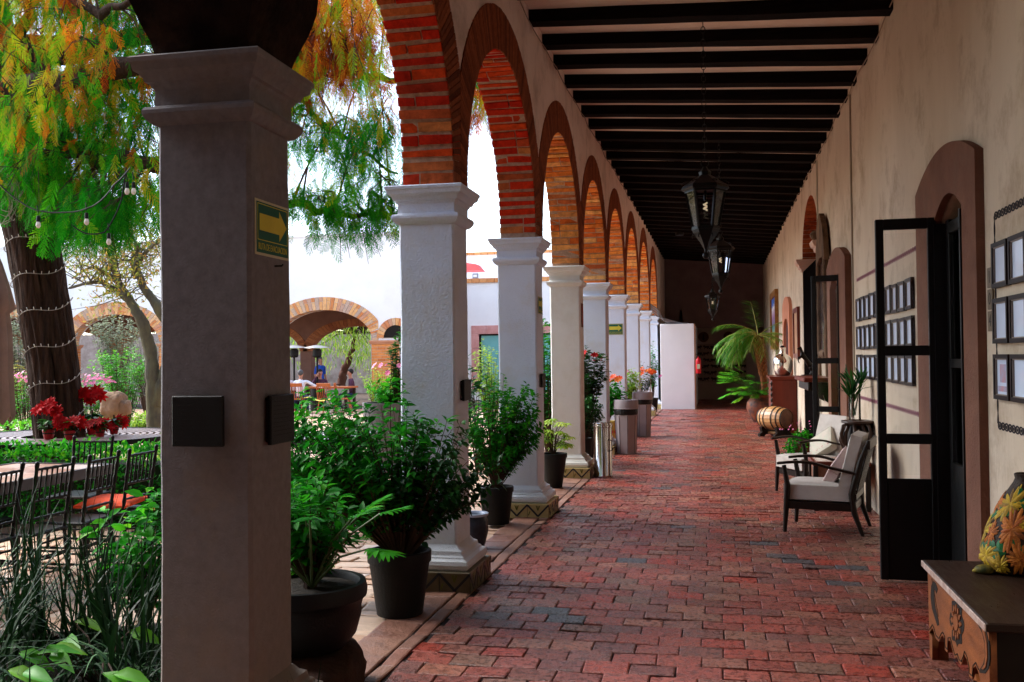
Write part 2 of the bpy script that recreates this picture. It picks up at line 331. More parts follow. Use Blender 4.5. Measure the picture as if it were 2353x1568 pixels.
TILEY = mat('glazed_tile', (.5,.42,.2), .3, (.4,.3,.12), vs=6); TILEB = mat('tile_blue_black', (.02,.025,.035), .3); TILEG = mat('tile_olive', (.12,.13,.02), .3)
PURPLE = mat('wall_stencil_plum', (.34,.15,.2), .8); STENB = mat('wall_stencil_black', (.03,.025,.03), .8)
TABLETOP = rampmat('stone_table_top', [(0,(.34,.17,.11)),(.5,(.45,.27,.19)),(1,(.6,.5,.45))], .3, .4, 30, .5, .4, 6)
GREYMT = mat('grey_metal_top', (.55,.56,.6), .3, (.42,.42,.45), vs=10, metal=.3)
CLAY = mat('clay_pot', (.12,.06,.05), .5, (.04,.025,.03), vs=4, var=.4, bump=.4, bs=30)

# ================================================================== STRUCTURE
XI, XO = -1.8, -2.17          # inner and outer face of the arcade
XR = 1.54                     # corridor wall
CY = [.5, 3.555, 6.61, 9.77, 12.96, 16.1, 19.4, 22.85, 26.5, 30.0]; CD = .375; CTOP = 2.815
YEND = 34.6
ceil_l, ceil_r = 5.07, 4.73
struct(MB().add(bx(-300, 300, -200, 500, -.2, -.08)).build('ground', mat('far_ground', (.3,.22,.16), .9, vs=.5)))
struct(MB().add(bx(-2.02, 1.95, -5, 40, -.08, -.012)).build('floor_bed', GROUT))
def brickmesh(name, rects, m, parent=None, h=.012, bev=.0045, tilt=.0022, jit=.004, z=0., kind=True):
    V = []; F = []; R_ = []
    for (x0,x1,y0,y1) in rects:
        o = len(V); j = lambda: random.uniform(-jit, jit)
        c = [(x0+j(),y0+j()),(x1+j(),y0+j()),(x1+j(),y1+j()),(x0+j(),y1+j())]; mx, my = (x0+x1)/2, (y0+y1)/2
        a, b_, k = random.gauss(0,tilt), random.gauss(0,tilt), random.gauss(0,.0012)
        zz = lambda x,y: z+k+a*(x-mx)/(x1-x0)*2+b_*(y-my)/(y1-y0)*2
        bb = bev*random.uniform(.7,1.6)*(1 if y0 < 10 else .45)
        for x,y in c: V.append((x,y,z-h))
        for x,y in c: V.append((x,y,zz(x,y)-.004))
        for x,y in c:
            ix = x+(bb if x<mx else -bb); iy = y+(bb if y<my else -bb); V.append((ix,iy,zz(ix,iy)))
        for i in range(4):
            q = (i+1)%4; F += [(o+i,o+q,o+4+q,o+4+i),(o+4+i,o+4+q,o+8+q,o+8+i)]
        F.append((o+8,o+9,o+10,o+11)); R_ += [random.random()]*9
    F4 = np.array(F); ob = nmesh(name, np.array(V), F4, R_, m, parent)
    ob.data.polygons.foreach_set('use_smooth', [False]*len(F)); return ob
rects = []; BW, BD = .235, .178; y = -.9; r = 0
while y < YEND+2.2:
    off = -(r%2)*BW*.5+random.uniform(-.012,.012)-.02; x = -1.5+off
    while x < 1.56:
        x0 = max(x,-1.66); x1 = min(x+BW, 1.56)
        if x1-x0 > .04: gq = .0034 if y < 10 else .0022; gy_ = .0068 if y < 10 else .005; rects.append((x0+gq,x1-gq,y+gy_,y+BD-gy_))
        x += BW
    if off+(-1.5) > -1.62: rects.append((-1.66, -1.5+off-.003, y+.003, y+BD-.003))
    y += BD; r += 1
struct(brickmesh('floor', rects, FLOOR, jit=.0022))
rects = []; y = -.9
while y < YEND-4:                                              # narrow bricks laid lengthwise, then the wide slabs between the columns
    rects.append((-1.765+.005, -1.67-.004, y+.005, y+.29-.005)); y += .29
y = -.9
while y < YEND-4:
    rects.append((-2.02+.005, -1.775, y+.005, y+.33-.005)); y += .33
struct(brickmesh('floor_border', rects, STONEF, bev=.008, tilt=.003))
# courtyard paving
struct(MB().add(bx(-34, -2.02, 1, 46, -.08, -.05)).build('patio_bed', GROUT2))
rects = []; y = 1.6
while y < 30:
    hh = random.uniform(.13,.2)*(1 if y < 14 else 2.2); x = -2.03
    while x > -22:
        ww = random.uniform(.22,.42)*(1 if y < 14 else 2.5); rects.append((x-ww+.006, x-.006, y+.006, y+hh-.006)); x -= ww
    y += hh
struct(brickmesh('patio', rects, PATIO, bev=.012, tilt=.006, jit=.01, z=-.03, h=.03))

def wall2d(name, outer, holes, th, m, M, parent=None):          # extruded outline with holes; local z is the thickness
    c = bpy.data.curves.new(name, 'CURVE'); c.dimensions = '2D'; c.fill_mode = 'BOTH'; c.extrude = th/2
    for pts in [outer]+holes:
        s = c.splines.new('POLY'); s.points.add(len(pts)-1)
        for p, q in zip(s.points, pts): p.co = (q[0], q[1], 0, 1)
        s.use_cyclic_u = True
    o = bpy.data.objects.new('tmp', c); COL.objects.link(o); dg = bpy.context.evaluated_depsgraph_get()
    me = bpy.data.meshes.new_from_object(o.evaluated_get(dg)); bpy.data.objects.remove(o)
    me.transform(M); me.materials.clear(); me.materials.append(m); me.name = name
    return link(name, me, parent)
MYZ = lambda x: Matrix(((0,0,1,x),(1,0,0,0),(0,1,0,0),(0,0,0,1)))     # curve (a,b) -> world (y=a, z=b)
MXZ = lambda y: Matrix(((1,0,0,0),(0,0,-1,y),(0,1,0,0),(0,0,0,1)))     # curve (a,b) -> world (x=a, z=b)

# ---- columns
CAP = [(2.545,0),(2.55,.012),(2.56,.024),(2.575,.036),(2.59,.043),(2.605,.043),(2.617,.036),(2.622,.012),(2.628,.006),(2.69,.006),(2.70,.016),(2.712,.02),(2.718,.034),(2.735,.04),(2.75,.052),(2.757,.066),(2.782,.072),(2.79,.08),(2.808,.082),(CTOP,.074)]
BASE = [(.135,.085),(.15,.10),(.175,.104),(.2,.096),(.215,.07),(.225,.066),(.235,.05),(.262,.044),(.275,.02),(.3,0)]
PLN = [(-.012,.125),(.13,.125),(.135,.12)]
colnames = ['unseen','dark grey plastered column nearest the camera with black plaques and evacuation sign','white column behind the two black shrub pots, second column from camera','white column with its red brick arch behind a bushy pot, third column from camera','cream white column beside the polished steel bin, fourth column from camera','white column beside red rose bush, fifth column from camera','white column bearing the green arrow sign on its front, sixth from camera','white column behind the grey bins, seventh column from camera','white column with orange flowers before it, eighth from camera','farthest white column, touching the white partition']
def rough_shaft(x0,x1,y0,y1,z0,z1,seed,amp=.0035):
    V=[];F=[]; n=30; per=[]
    k=6
    c=.014
    ring=[]
    for i in range(k): ring.append((x0+c+(x1-x0-2*c)*i/(k-1), y0))
    for i in range(k): ring.append((x1, y0+c+(y1-y0-2*c)*i/(k-1)))
    for i in range(k): ring.append((x1-c-(x1-x0-2*c)*i/(k-1), y1))
    for i in range(k): ring.append((x0, y1-c-(y1-y0-2*c)*i/(k-1)))
    m=len(ring)
    for j in range(n+1):
        z=z0+(z1-z0)*j/n
        for x,y in ring:
            d=noise.noise(Vector((x*2.2+seed,y*2.2,z*1.6)))*amp*1.6+noise.noise(Vector((x*9+seed,y*9,z*7)))*amp*.6
            cx,cy=(x0+x1)/2,(y0+y1)/2; V.append((x+(x-cx)/.2*d,y+(y-cy)/.2*d,z))
    for j in range(n):
        for i in range(m): F.append((j*m+i,j*m+(i+1)%m,(j+1)*m+(i+1)%m,(j+1)*m+i))
    return V,F
columns = []
for i, cy in enumerate(CY):
    if i == 0: continue
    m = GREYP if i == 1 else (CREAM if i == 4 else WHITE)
    t = thing('column', colnames[i], 'column', (0,0,0), 0, 'columns of the arcade'); columns.append(t)
    y0, y1 = cy, cy+CD; x0 = XI-.40
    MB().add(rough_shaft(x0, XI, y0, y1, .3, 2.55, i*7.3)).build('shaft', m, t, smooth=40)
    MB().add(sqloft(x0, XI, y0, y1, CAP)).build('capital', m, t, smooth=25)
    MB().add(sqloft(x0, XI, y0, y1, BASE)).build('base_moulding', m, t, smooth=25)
    pl = MB().add(sqloft(x0, XI, y0, y1, PLN)).build('tiled_plinth', TILEY if i > 2 else mat('old_tile', (.16,.13,.08), .4, (.1,.08,.05), vs=8), t)
    if i <= 6:                                                  # painted zigzag and buds on the tiles
        mb = MB()
        for face in range(2):
            n = 3
            for k in range(n):
                L_ = (.40 if face == 0 else CD)+.25; s0 = L_*k/n; s1 = L_*(k+1)/n; sm = (s0+s1)/2
                def P(s, z): return (x0-.125+s, y0-.127, z) if face == 0 else (XI+.127, y0-.125+s, z)
                for a, b in (((s0,.125),(sm,.012)),((sm,.012),(s1,.125))): mb.add(bar(P(*a), P(*b), .004, .017))
                for dx in (-.018,0,.018): mb.add(bar(P(sm,.07), P(sm+dx,.118), .003, .009), 1)
                mb.add(bar(P(s0+.012,.02), P(s0+.028,.06), .003, .009), 1)
                mb.add(bar(P(s0+.001,0), P(s0+.001,.13), .0035, .003))
        mb.build('tile_pattern', [TILEB, TILEG], pl)
    if i == 1: c1 = t
# ---- arches: radial bricks
def arch(i, detail):
    y0 = CY[i]+CD; y1 = CY[i+1]; r = (y1-y0)/2; yc = (y0+y1)/2; st = 4.25-CTOP-r; st = max(st, .02); zc = CTOP+st; ro = r+.36
    lab = ['brown brick arch rising from the grey column over the nearest bay','red brick arch between the grey column and the second column','tall red brick arch between second and third columns','orange brick arch between third and fourth columns','orange brick arch between fourth and fifth columns','ochre brick arch between fifth and sixth columns','ochre brick arch between sixth and seventh columns','ochre brick arch between seventh and eighth columns','farthest ochre brick arch before the white partition'][i]
    t = thing('brick_arch', lab, 'arch', (0,0,0), 0, 'brick arches of the arcade')
    lo, hi = CY[i]+CD/2+.002, CY[i+1]+CD/2-.002
    mb = MB(); mo = MB(); fc = MB()
    L = PI*r; n = int(L/.088); ns = max(1, int(st/.088+.5)) if st > .05 else 0
    segs = []
    for k in range(ns): segs.append(('s', k/ns*st, (k+1)/ns*st))
    for k in range(n): segs.append(('a', PI*k/n, PI*(k+1)/n))
    def pt(rr, ang): return (yc+rr*math.cos(ang), zc+rr*math.sin(ang))
    def clampq(q): return [(min(max(a,lo),hi), b) for a,b in q]
    for typ, a, b in segs:
        if typ == 's':
            quads = [[(y1, CTOP+a+.006),(y1+.36, CTOP+a+.006),(y1+.36, CTOP+b-.006),(y1, CTOP+b-.006)], [(y0-.36, CTOP+a+.006),(y0, CTOP+a+.006),(y0, CTOP+b-.006),(y0-.36, CTOP+b-.006)]]
        else:
            g = (.017 if i < 3 else .012)/r*random.uniform(.5,1.4); jr = random.uniform(-.014,.008)
            quads = [[pt(r+jr, a+g), pt(ro, a+g*.8), pt(ro, b-g*.8), pt(r+jr, b-g)]]
        for q in quads:
            q = clampq(q)
            cut = random.choice([[XO-.0, XO+.125, XI],[XO, XO+.245, XI],[XO, XI],[XO, XI]])
            for s in range(len(cut)-1):
                j = random.uniform(-.003,.003); xa, xb = cut[s]+(.006 if s else 0), cut[s+1]-(.006 if s < len(cut)-2 else 0)
                V, F = prism(q, xa, xb, 'x')
                V = [(p[0], p[1]+random.uniform(-.007,.007)+j, p[2]+random.uniform(-.007,.007)) for p in V]
                mb.add((V, F), rnd=random.random())
    # mortar body just behind the brick faces
    K = 40; inn = [pt(r+.009, PI*k/K) for k in range(K+1)]; out = [pt(ro-.004, PI*k/K) for k in range(K+1)]
    if st > .02: inn = [(y1+.009, CTOP)]+inn+[(y0-.009, CTOP)]; out = [(y1+.356, CTOP)]+out+[(y0-.356, CTOP)]
    inn = clampq(inn); out = clampq(out)
    for k in range(len(inn)-1): mo.add(prism([inn[k], out[k], out[k+1], inn[k+1]], XO+.005, XI-.005, 'x'))
    nn = int(PI*ro/.05)
    for k in range(nn):                                         # thin upright bricks showing on the corridor side
        a, b = PI*k/nn, PI*(k+1)/nn; g = .003/r
        q = clampq([pt(r+.002, a+g), pt(ro+random.uniform(0,.006), a+g), pt(ro+random.uniform(0,.006), b-g), pt(r+.002, b-g)])
        if abs(q[0][0]-q[1][0])+abs(q[0][1]-q[1][1]) > .02: fc.add(prism(q, XI+.001, XI+.009+random.uniform(0,.003), 'x'))
    if st > .05:
        for q in ([(y1+.002,CTOP),(hi,CTOP),(hi,zc),(y1+.002,zc)], [(lo,CTOP),(y0-.002,CTOP),(y0-.002,zc),(lo,zc)]): fc.add(prism(q, XI+.001, XI+.008, 'x'))
    bm = SHADEB if i == 0 else BRICK if i < 3 else ORBRICK
    mb.build('arch_bricks', bm, t); mo.build('arch_mortar', mat('sooty_mortar', (.05,.025,.02), .95, (.015,.01,.008), vs=9, bump=1, bs=20) if i == 0 else MORT, t); fc.build('arch_face', RINGM, t)  # first arch's mortar darkened too, to carry its shade
    # cutting outline for the wall
    rr = ro-.012; a0 = math.acos(min(1, (hi-yc)/rr)) if hi-yc < rr else 0
    pts = [(hi+.0, CTOP)]
    for k in range(33):
        a = a0+(PI-2*a0)*k/32; pts.append((yc+rr*math.cos(a), zc+rr*math.sin(a)))
    return pts, (lo, hi)
outl = []
for i in range(9): outl.append(arch(i, i < 5))
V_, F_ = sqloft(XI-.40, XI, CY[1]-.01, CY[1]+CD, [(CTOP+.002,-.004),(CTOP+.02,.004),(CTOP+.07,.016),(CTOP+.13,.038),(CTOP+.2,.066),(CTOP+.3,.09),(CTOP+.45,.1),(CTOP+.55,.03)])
MB().add(([(x+.012*noise.noise(Vector((x*9,y*9,z*14))), y+.012*noise.noise(Vector((x*9,y*9,z*14+5))), z) for x,y,z in V_], F_)).build('springing_block', mat('soot_black_masonry', (.022,.012,.009), .95, (.006,.004,.004), vs=7, var=.5, bump=1, bs=14, spec=.05, dirt=(.05,.028,.018)), [o for o in COL.objects if o.name == 'brick_arch'][0])  # flared mass over the near capital, its shade put into a black-brown colour
# spandrel wall: from the south end to the north end wall; bottom edge follows the arches
bot = []
for i, (pts, (lo, hi)) in enumerate(outl): bot += [(hi-.001 if k == 0 else p[0], p[1]) for k, p in enumerate(pts)][1:][::-1]
poly = [(CY[0]+.1, CTOP)]+bot+[(CY[9]+CD/2, CTOP),(YEND, CTOP),(YEND, 5.5),(CY[0]+.1, 5.5)]
aw = thing('arcade_wall', 'plastered upper wall above the row of brick arches, meeting the beams', 'wall')
wall2d('spandrel', poly, [], .368, SPAN, MYZ((XI+XO)/2), aw)
wall2d('outer_render', poly, [], .01, WHITEM, MYZ(XO-.007), aw)
MB().add(bx(XO, XI, -5, .6, -.08, 5.5)).add(bx(XO, XI, 30.37, YEND, -.08, 2.81)).build('solid_end', SPAN, aw)
sb = MB().add(bx(XO-.08, XO-.02, -5, YEND, 5.3, 5.42)).build('outer_coping', ORCAP, aw)
# ---- ceiling, beams
V = [(XI-.05,-5,ceil_l),(XR+.05,-5,ceil_r),(XR+.05,YEND+3,ceil_r),(XI-.05,YEND+3,ceil_l),(XI-.4,-5,ceil_l+.45),(XR+.4,-5,ceil_r+.8),(XR+.4,YEND+3,ceil_r+.8),(XI-.4,YEND+3,ceil_l+.45)]
mb = MB(); mb.add((V, [(0,1,2,3),(4,7,6,5),(0,4,5,1),(2,6,7,3),(1,5,6,2),(0,3,7,4)])); struct(mb.build('ceiling', CEIL))
bw = .185
def beam_mesh(seed):
    n = 14; ring = [(-bw/2,.0),(bw/2,.0),(bw/2,.12),(-bw/2,.12)]; V=[];F=[]
    for k in range(n+1):
        f = k/n; x = XI-.03+(XR-XI+.06)*f; z = 4.95+(4.61-4.95)*f
        for a,(u,v) in enumerate(ring):
            q = noise.noise(Vector((x*1.3,a*3.1,seed)))*.016; V.append((x, -.5*f+u+q, z+v+(q*.8 if v == 0 else .012)))
    for k in range(n):
        for a in range(4): F.append((k*4+a,k*4+(a+1)%4,(k+1)*4+(a+1)%4,(k+1)*4+a))
    F += [(3,2,1,0),(n*4,n*4+1,n*4+2,n*4+3)]
    return MB().add((V,F)).build('ceiling_beam', BEAM).data
bms = [beam_mesh(s*5.7) for s in range(4)]
for o in [o for o in COL.objects if o.name.startswith('ceiling_beam')]: bpy.data.objects.remove(o)
k = 0; y = 9.62-.765*14
while y < YEND-.2:
    o = link('ceiling_beam', bms[k%4]); o.location = (0, y+random.uniform(-.035,.035), random.uniform(-.006,.006)); o.rotation_euler = (0,0,random.uniform(-.008,.008)); tag(o, 'black timber beam crossing the corridor ceiling from wall to wall', 'beam', 'black ceiling beams'); k += 1; y += .765
# ---- corridor wall with its openings
A3y0, A3y1 = 15.75, 18.75     # dark arched passage
D2y0, D2y1 = 12.75, 13.6      # second door
D1y0, D1y1 = 6.52, 7.3        # near door
def segtop(a, b, zs, rise, n=16): return [(b-(b-a)*t/n, zs+rise*(1-(2*t/n-1)**2)) for t in range(n+1)]
def archtop(a, b, zs, rise, n=14): return [((a+b)/2+(b-a)/2*math.cos(PI*t/n), zs+rise*math.sin(PI*t/n)) for t in range(n+1)]
holes = [[(A3y0,0.0),(A3y1,0.0)]+archtop(A3y0, A3y1, 3.3, .98), [(D2y0,.0),(D2y1,.0)]+segtop(D2y0, D2y1, 2.45, .13), [(D1y0,.0),(D1y1,.0)]+segtop(D1y0, D1y1, 2.52, .13)]
holes = [[(a, max(b,.005)) for a,b in h] for h in holes]
cw = thing('corridor_wall', 'tall cream plastered wall with doors along the right side of the corridor', 'wall')
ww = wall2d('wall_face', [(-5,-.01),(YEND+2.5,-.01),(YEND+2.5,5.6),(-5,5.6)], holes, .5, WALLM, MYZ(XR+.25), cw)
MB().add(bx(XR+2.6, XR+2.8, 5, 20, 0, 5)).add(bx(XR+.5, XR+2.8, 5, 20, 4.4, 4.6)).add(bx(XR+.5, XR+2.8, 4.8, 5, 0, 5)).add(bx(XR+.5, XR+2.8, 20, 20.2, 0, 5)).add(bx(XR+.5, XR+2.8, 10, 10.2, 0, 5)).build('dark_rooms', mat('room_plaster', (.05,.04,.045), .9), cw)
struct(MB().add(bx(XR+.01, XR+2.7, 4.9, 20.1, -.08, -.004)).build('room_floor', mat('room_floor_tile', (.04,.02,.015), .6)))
# brick lunette and cornice of the passage
mb = MB(); n = 36; yc = (A3y0+A3y1)/2; ra = (A3y1-A3y0)/2
for k in range(n):
    a, b = PI*(k+.06)/n, PI*(k+.94)/n; P = lambda f, a: (yc+ra*f*math.cos(a), 3.3+.98*f*math.sin(a))
    mb.add(prism([P(.985,a),P(1.012,a),P(1.012,b),P(.985,b)], XR+.005, XR+.25, 'x')); mb.add(prism([P(.985,a),P(1.012,a),P(1.012,b),P(.985,b)], XR+.26, XR+.5, 'x'))
lb = thing('passage_arch', 'red brick arch over the dark passage with pale cornice below', 'arch')
mb.build('arch_bricks', rampmat('lunette_edge_brick', [(0,(.24,.05,.02)),(1,(.34,.1,.035))], .9, .8, 30, .05, .6, 9), lb)
MB().add(bx(XR+.3, XR+.36, A3y0-.02, A3y1+.02, 3.3, 4.3)).build('back_panel', rampmat('lunette_brick', [(0,(.22,.06,.025)),(1,(.32,.1,.04))], .9, .8, 30, .05, .6, 9), lb)
for a_, b_ in ((A3y1-.06, A3y1+.2), (A3y0-.2, A3y0+.06)): MB().add(sqloft(XR+.0, XR+.3, a_, b_, [(3.13,.02),(3.17,.03),(3.19,.06),(3.24,.07),(3.26,.1),(3.31,.12),(3.34,.12)])).build('cornice', mat('cornice_plaster', (.6,.42,.34), .8), lb)
#MB().add(sqloft(XR+.0, XR+.3, A3y0-.2, A3y0+.06, [(3.13,.02),(3.17,.03),(3.19,.06),(3.24,.07),(3.26,.1),(3.31,.12),(3.34,.12)])).build('cornice', mat('cornice_plaster', (.6,.42,.34), .8), lb)
MB().add(bx(XR+.008, XR+.06, A3y0+.003, A3y1-.003, 0.01, 3.12)).build('dark_door', mat('matte_black', (.004,.003,.003), 1., spec=0, vs=3), lb)  # black sheet standing in for the shade inside the open passage
# end wall, deep recess behind it, partition
ew = thing('end_wall', 'dark maroon end wall of the corridor with lintel over a recess', 'wall')
MB().add(bx(XI-.3, XR+.4, YEND, YEND+.3, 2.56, 5.4)).add(bx(XI-.3, -1.2, YEND, YEND+.3, 0, 2.56)).build('upper_wall', DARKW, ew)
MB().add(bx(XI-.3, XR+.4, YEND+2, YEND+2.2, 0, 3.2)).add(bx(-1.3,-1.2,YEND,YEND+2.1,0,3.2)).build('recess_wall', mat('recess_paint', (.65,.5,.46), .85, (.5,.38,.35), vs=1), ew)
MB().add(bx(XI-.3, XR+.4, YEND+.3, YEND+2.2, 2.9, 3.1)).build('recess_ceiling', DARKW, ew)
pw = thing('white_partition', 'smooth white partition box at the end of the arcade', 'partition')
MB().add(cbx(-1.70, -.70, 29.75, 34.5, -.01, 2.56, .01)).build('panel', mat('partition_paint', (.84,.85,.9), .7, (.78,.79,.84), vs=1.5), pw)
MB().add(bx(-.698, -.66, 29.76, 29.84, 0, 2.56)).build('timber_edge', mat('edge_timber', (.3,.15,.09), .6), pw)
MB().add(bx(-.697, -.685, 30.2, 31.1, 0.02, 2.1)).build('door_leaf', DARKW, pw)
mb = MB().add(tube([(-.66,30.15,1.0),(-.60,30.15,1.0),(-.60,30.3,1.0)], .012)); mb.build('door_handle', STEEL, pw)
mb = MB()
for s in range(4):
    a = random.uniform(-.03,.03); pth = [Vector((-1.85,27.2+s*.1,3.05-.05*s)), Vector((-1.7,28.3,2.95-.07*s)), Vector((-1.6+a,29.6,2.66+.02*s)), Vector((-1.45+.1*s,29.9,2.6)), Vector((-1.2+.1*s,30.1,2.59)), Vector((-.9,30.4+.1*s,2.6))]
    mb.add(tube(pth, .022-.002*s, 8))
tag(mb.build('cable_bundle', mat('grey_cable', (.25,.25,.28), .5), smooth=60), 'bundle of grey cables lying over the top of white partition', 'cable')
# south side: closed end of the corridor and an unseen wing added to shade the first bay
sw = thing('south_wing', 'plastered building wing closing the courtyard behind the camera', 'building')
MB().add(bx(-26, XO-.15, -2, 1.9, -.08, 6.2)).build('wing_wall', mat('wing_paint', (.22,.15,.12), .9), sw)
MB().add(bx(-26.1, XO-.15, -2.1, 1.96, 6.2, 6.35)).build('wing_coping', ORCAP, sw)
MB().add(bx(XI-.3, XR+.5, -5.2, -5, -.08, 5.4)).build('corridor_end', DARKW, sw)

# ================================================================== SIGNS AND PLAQUES
def evac_sign(M, label, scale=1., parent_text=True):        # local x right, y up, z out of the wall; 0.30 x 0.40
    t = thing('evacuation_sign', label, 'sign', group='evacuation route signs')
    def R(x0,x1,y0,y1,z0,z1): return bx(x0*scale,x1*scale,y0*scale,y1*scale,z0,z1)
    MB().add(R(-.155,.155,-.112,.112,0,.003), M=M).build('plate', SIGNC, t)
    MB().add(R(-.145,.145,-.102,.102,.003,.0042), M=M).build('green_field', SIGNG, t)
    ar = [(-.12,.034),(.06,.034),(.06,.062),(.128,-.0),(.06,-.062),(.06,-.034),(-.12,-.034)]
    ar = [(a*scale, (b+.022)*scale) for a,b in ar]
    MB().add(prism(ar, .0042, .0054), M=M).build('arrow', SIGNY, t)
    ln = .0022*scale
    mb = MB()
    for a,b,c,d in ((-.137,.137,.093,.096),(-.137,.137,-.052,-.049),(-.137,-.134,-.049,.093),(.134,.137,-.049,.093)): mb.add(R(a,b,c,d,.0042,.0048), M=M)
    mb.build('border_line', SIGNY, t)
    text('lettering', 'RUTA DE EVACUACION', .038*scale, SIGNY, M @ Matrix.Translation((0,-.078*scale,.0048)), t, ext=.0004, sx=.64)
    return t
Fx = lambda x,y,z: Matrix(((0,0,1,x),(1,0,0,y),(0,1,0,z),(0,0,0,1)))          # faces +X: local x -> +Y
Fy = lambda x,y,z: Matrix(((1,0,0,x),(0,0,-1,y),(0,1,0,z),(0,0,0,1)))         # faces -Y
FxR = lambda x,y,z: Matrix(((0,0,-1,x),(-1,0,0,y),(0,1,0,z),(0,0,0,1)))       # faces -X
evac_sign(Fx(XI+.004, 3.745, 2.135), 'large yellow arrow evacuation sign on the side of the grey column', 1.)
evac_sign(Fx(XI+.004, 9.97, 2.135), 'small yellow arrow sign on the side of the third column', .8)
evac_sign(Fy(-1.99, CY[6]-.004, 2.14), 'green and yellow arrow sign on the front of sixth column', 1.)
def plaque(M, wd, hg, th, label, lines=True):
    t = thing('memorial_plaque', label, 'plaque', group='plaques fixed to the columns')
    MB().add(cbx(-wd/2,wd/2,-hg/2,hg/2,.012,.012+th,.004), M=M).build('plate', BLKP, t)
    mb = MB()
    for sx in (-1,1):
        for sy in (-1,1): mb.add(tube([(sx*wd*.42,sy*hg*.42,0),(sx*wd*.42,sy*hg*.42,.013+th)], .006, 8), M=M)
    mb.build('fixing_stud', BLK, t)
    if lines:                                              # engraved rows, too worn to read in the photo
        mb = MB(); rn = random.Random(3)
        for k in range(9):
            x = -wd*.4; e = rn.uniform(.1,.4)*wd
            while x < e:
                l = rn.uniform(.008,.03); mb.add(bx(x,x+l,hg*.36-k*hg*.085,hg*.36-k*hg*.085+.003,.0121+th,.0125+th), M=M); x += l+.006
        mb.build('engraved_lines', mat('engraving', (.013,.013,.015), .7), t)
plaque(Fy(-2.012, CY[1]-.003, 1.362), .22, .2, .02, 'square black plaque on the front of the near grey column')
plaque(Fx(XI+.003, 3.775, 1.357), .22, .2, .02, 'black plaque seen edge on, on the corridor side of grey column')
plaque(Fx(XI+.003, 6.83, 1.37), .2, .15, .02, 'small dark plaque on the corridor side of second column', False)
plaque(Fx(XI+.003, 9.98, 1.36), .2, .14, .02, 'small dark plaque on the corridor side of third column', False)
t = thing('wall_notice', 'small red brown notice on the side of the fourth column', 'notice')
MB().add(bx(-.08,.08,-.16,.16,0,.006), M=Fx(XI+.005,13.14,2.16)).build('notice_plate', CARV, t); MB().add(bx(-.06,.06,-.13,.13,.006,.008), M=Fx(XI+.005,13.14,2.16)).build('notice_print', mat('notice_ink', (.3,.05,.03), .6), t)
mb = MB().add(tube([(XI,3.77,1.99),(XI+.035,3.77,1.99),(XI+.04,3.77,1.997)], .004, 6)); tag(mb.build('nail', BLK), 'bent nail in the grey column just below the arrow sign', 'nail')

# ================================================================== CORRIDOR WALL FITTINGS
def stone_surround(y0, y1, iy0, iy1, zs, rise, izs, irise, pr, label):
    pts = [(y0,.006),(iy0,.006)]+segtop(iy0,iy1,izs,irise)[::-1]+[(iy1,.006),(y1,.006)]+segtop(y0,y1,zs,rise)
    m = wall2d('door_surround', pts, [], pr, CARV, MYZ(XR-pr/2+.01)); tag(m, label, 'door surround', 'carved stone door surrounds'); return m
stone_surround(6.18, 7.95, D1y0, D1y1, 2.80, .19, 2.52, .13, .06, 'arched reddish stone surround around the near black door')
stone_surround(12.0, 13.95, D2y0, D2y1, 2.75, .19, 2.45, .13, .09, 'arched pinkish stone surround around the second door, beside the mirror')
def door_leaf(label, hinge, ang, wd, h, mats=BLKP, rails=(1.10,1.68), stile=.055, panel=.83):   # local x away from the hinge
    t = thing('glazed_door', label, 'door', hinge, ang, 'glazed iron doors')
    mb = MB(); th = .045
    mb.add(cbx(0,stile,-th/2,th/2,.01,h,.004)).add(cbx(wd-stile,wd,-th/2,th/2,.01,h,.004)).add(cbx(stile,wd-stile,-th/2,th/2,h-.075,h,.004))
    for z in rails: mb.add(cbx(stile,wd-stile,-th/2,th/2,z-.035,z+.035,.004))
    mb.build('door_frame', mats, t); MB().add(cbx(stile,wd-stile,-th/2+.008,th/2-.008,.01,panel,.004)).build('bottom_panel', mats, t)
    zz = [panel]+list(rails)+[h-.075]
    for a, b in zip(zz[:-1], zz[1:]): MB().add(bx(stile,wd-stile,-.003,.003,a+.03,b-.03)).build('glass_pane', GLASS, t)
    k = MB().add(tube([(wd-.03,-.03,1.17),(wd-.03,-.055,1.17)], .009, 8)).add(sph((wd-.03,-.06,1.17), .016, 10, 6)); k.build('door_knob', STEEL, t, smooth=60)
    return t
door_leaf('open black glazed door leaf standing out from the near doorway', (1.50,7.31,0), PI+math.radians(-2), .40, 2.55, rails=(1.00,1.62), panel=.72)
# inner door in the near opening
t = thing('inner_door', 'closed black inner door with a tall glass, deep in the near doorway', 'door')
mb = MB().add(cbx(XR+.02,XR+.06,6.53,6.62,.01,2.52,.004)).add(cbx(XR+.02,XR+.06,7.2,7.29,.01,2.52,.004)).add(cbx(XR+.02,XR+.06,6.62,7.2,2.42,2.5,.004)).add(cbx(XR+.02,XR+.06,6.62,7.2,.01,.85,.004)).add(cbx(XR+.02,XR+.06,6.62,7.2,1.5,1.56,.004)); mb.build('door_frame', BLKP, t)
MB().add(bx(XR+.035,XR+.041,6.62,7.2,.85,2.42)).build('glass_pane', GLASS, t)
MB().add(bx(XR+.012,XR+.018,6.74,6.745,.9,2.36)).build('bright_strip', STEEL, t)
MB().add(bx(XR-.06,XR+.49,7.27,7.296,.006,2.5)).add(bx(XR-.06,XR+.49,6.524,6.55,.006,2.5)).build('door_lining', BLKP, t)
door_leaf('open black glazed door leaf of the second doorway, behind the armchairs', (1.50,12.62,0), PI+math.radians(-20), .37, 2.58, rails=(.92,1.52), panel=.6)
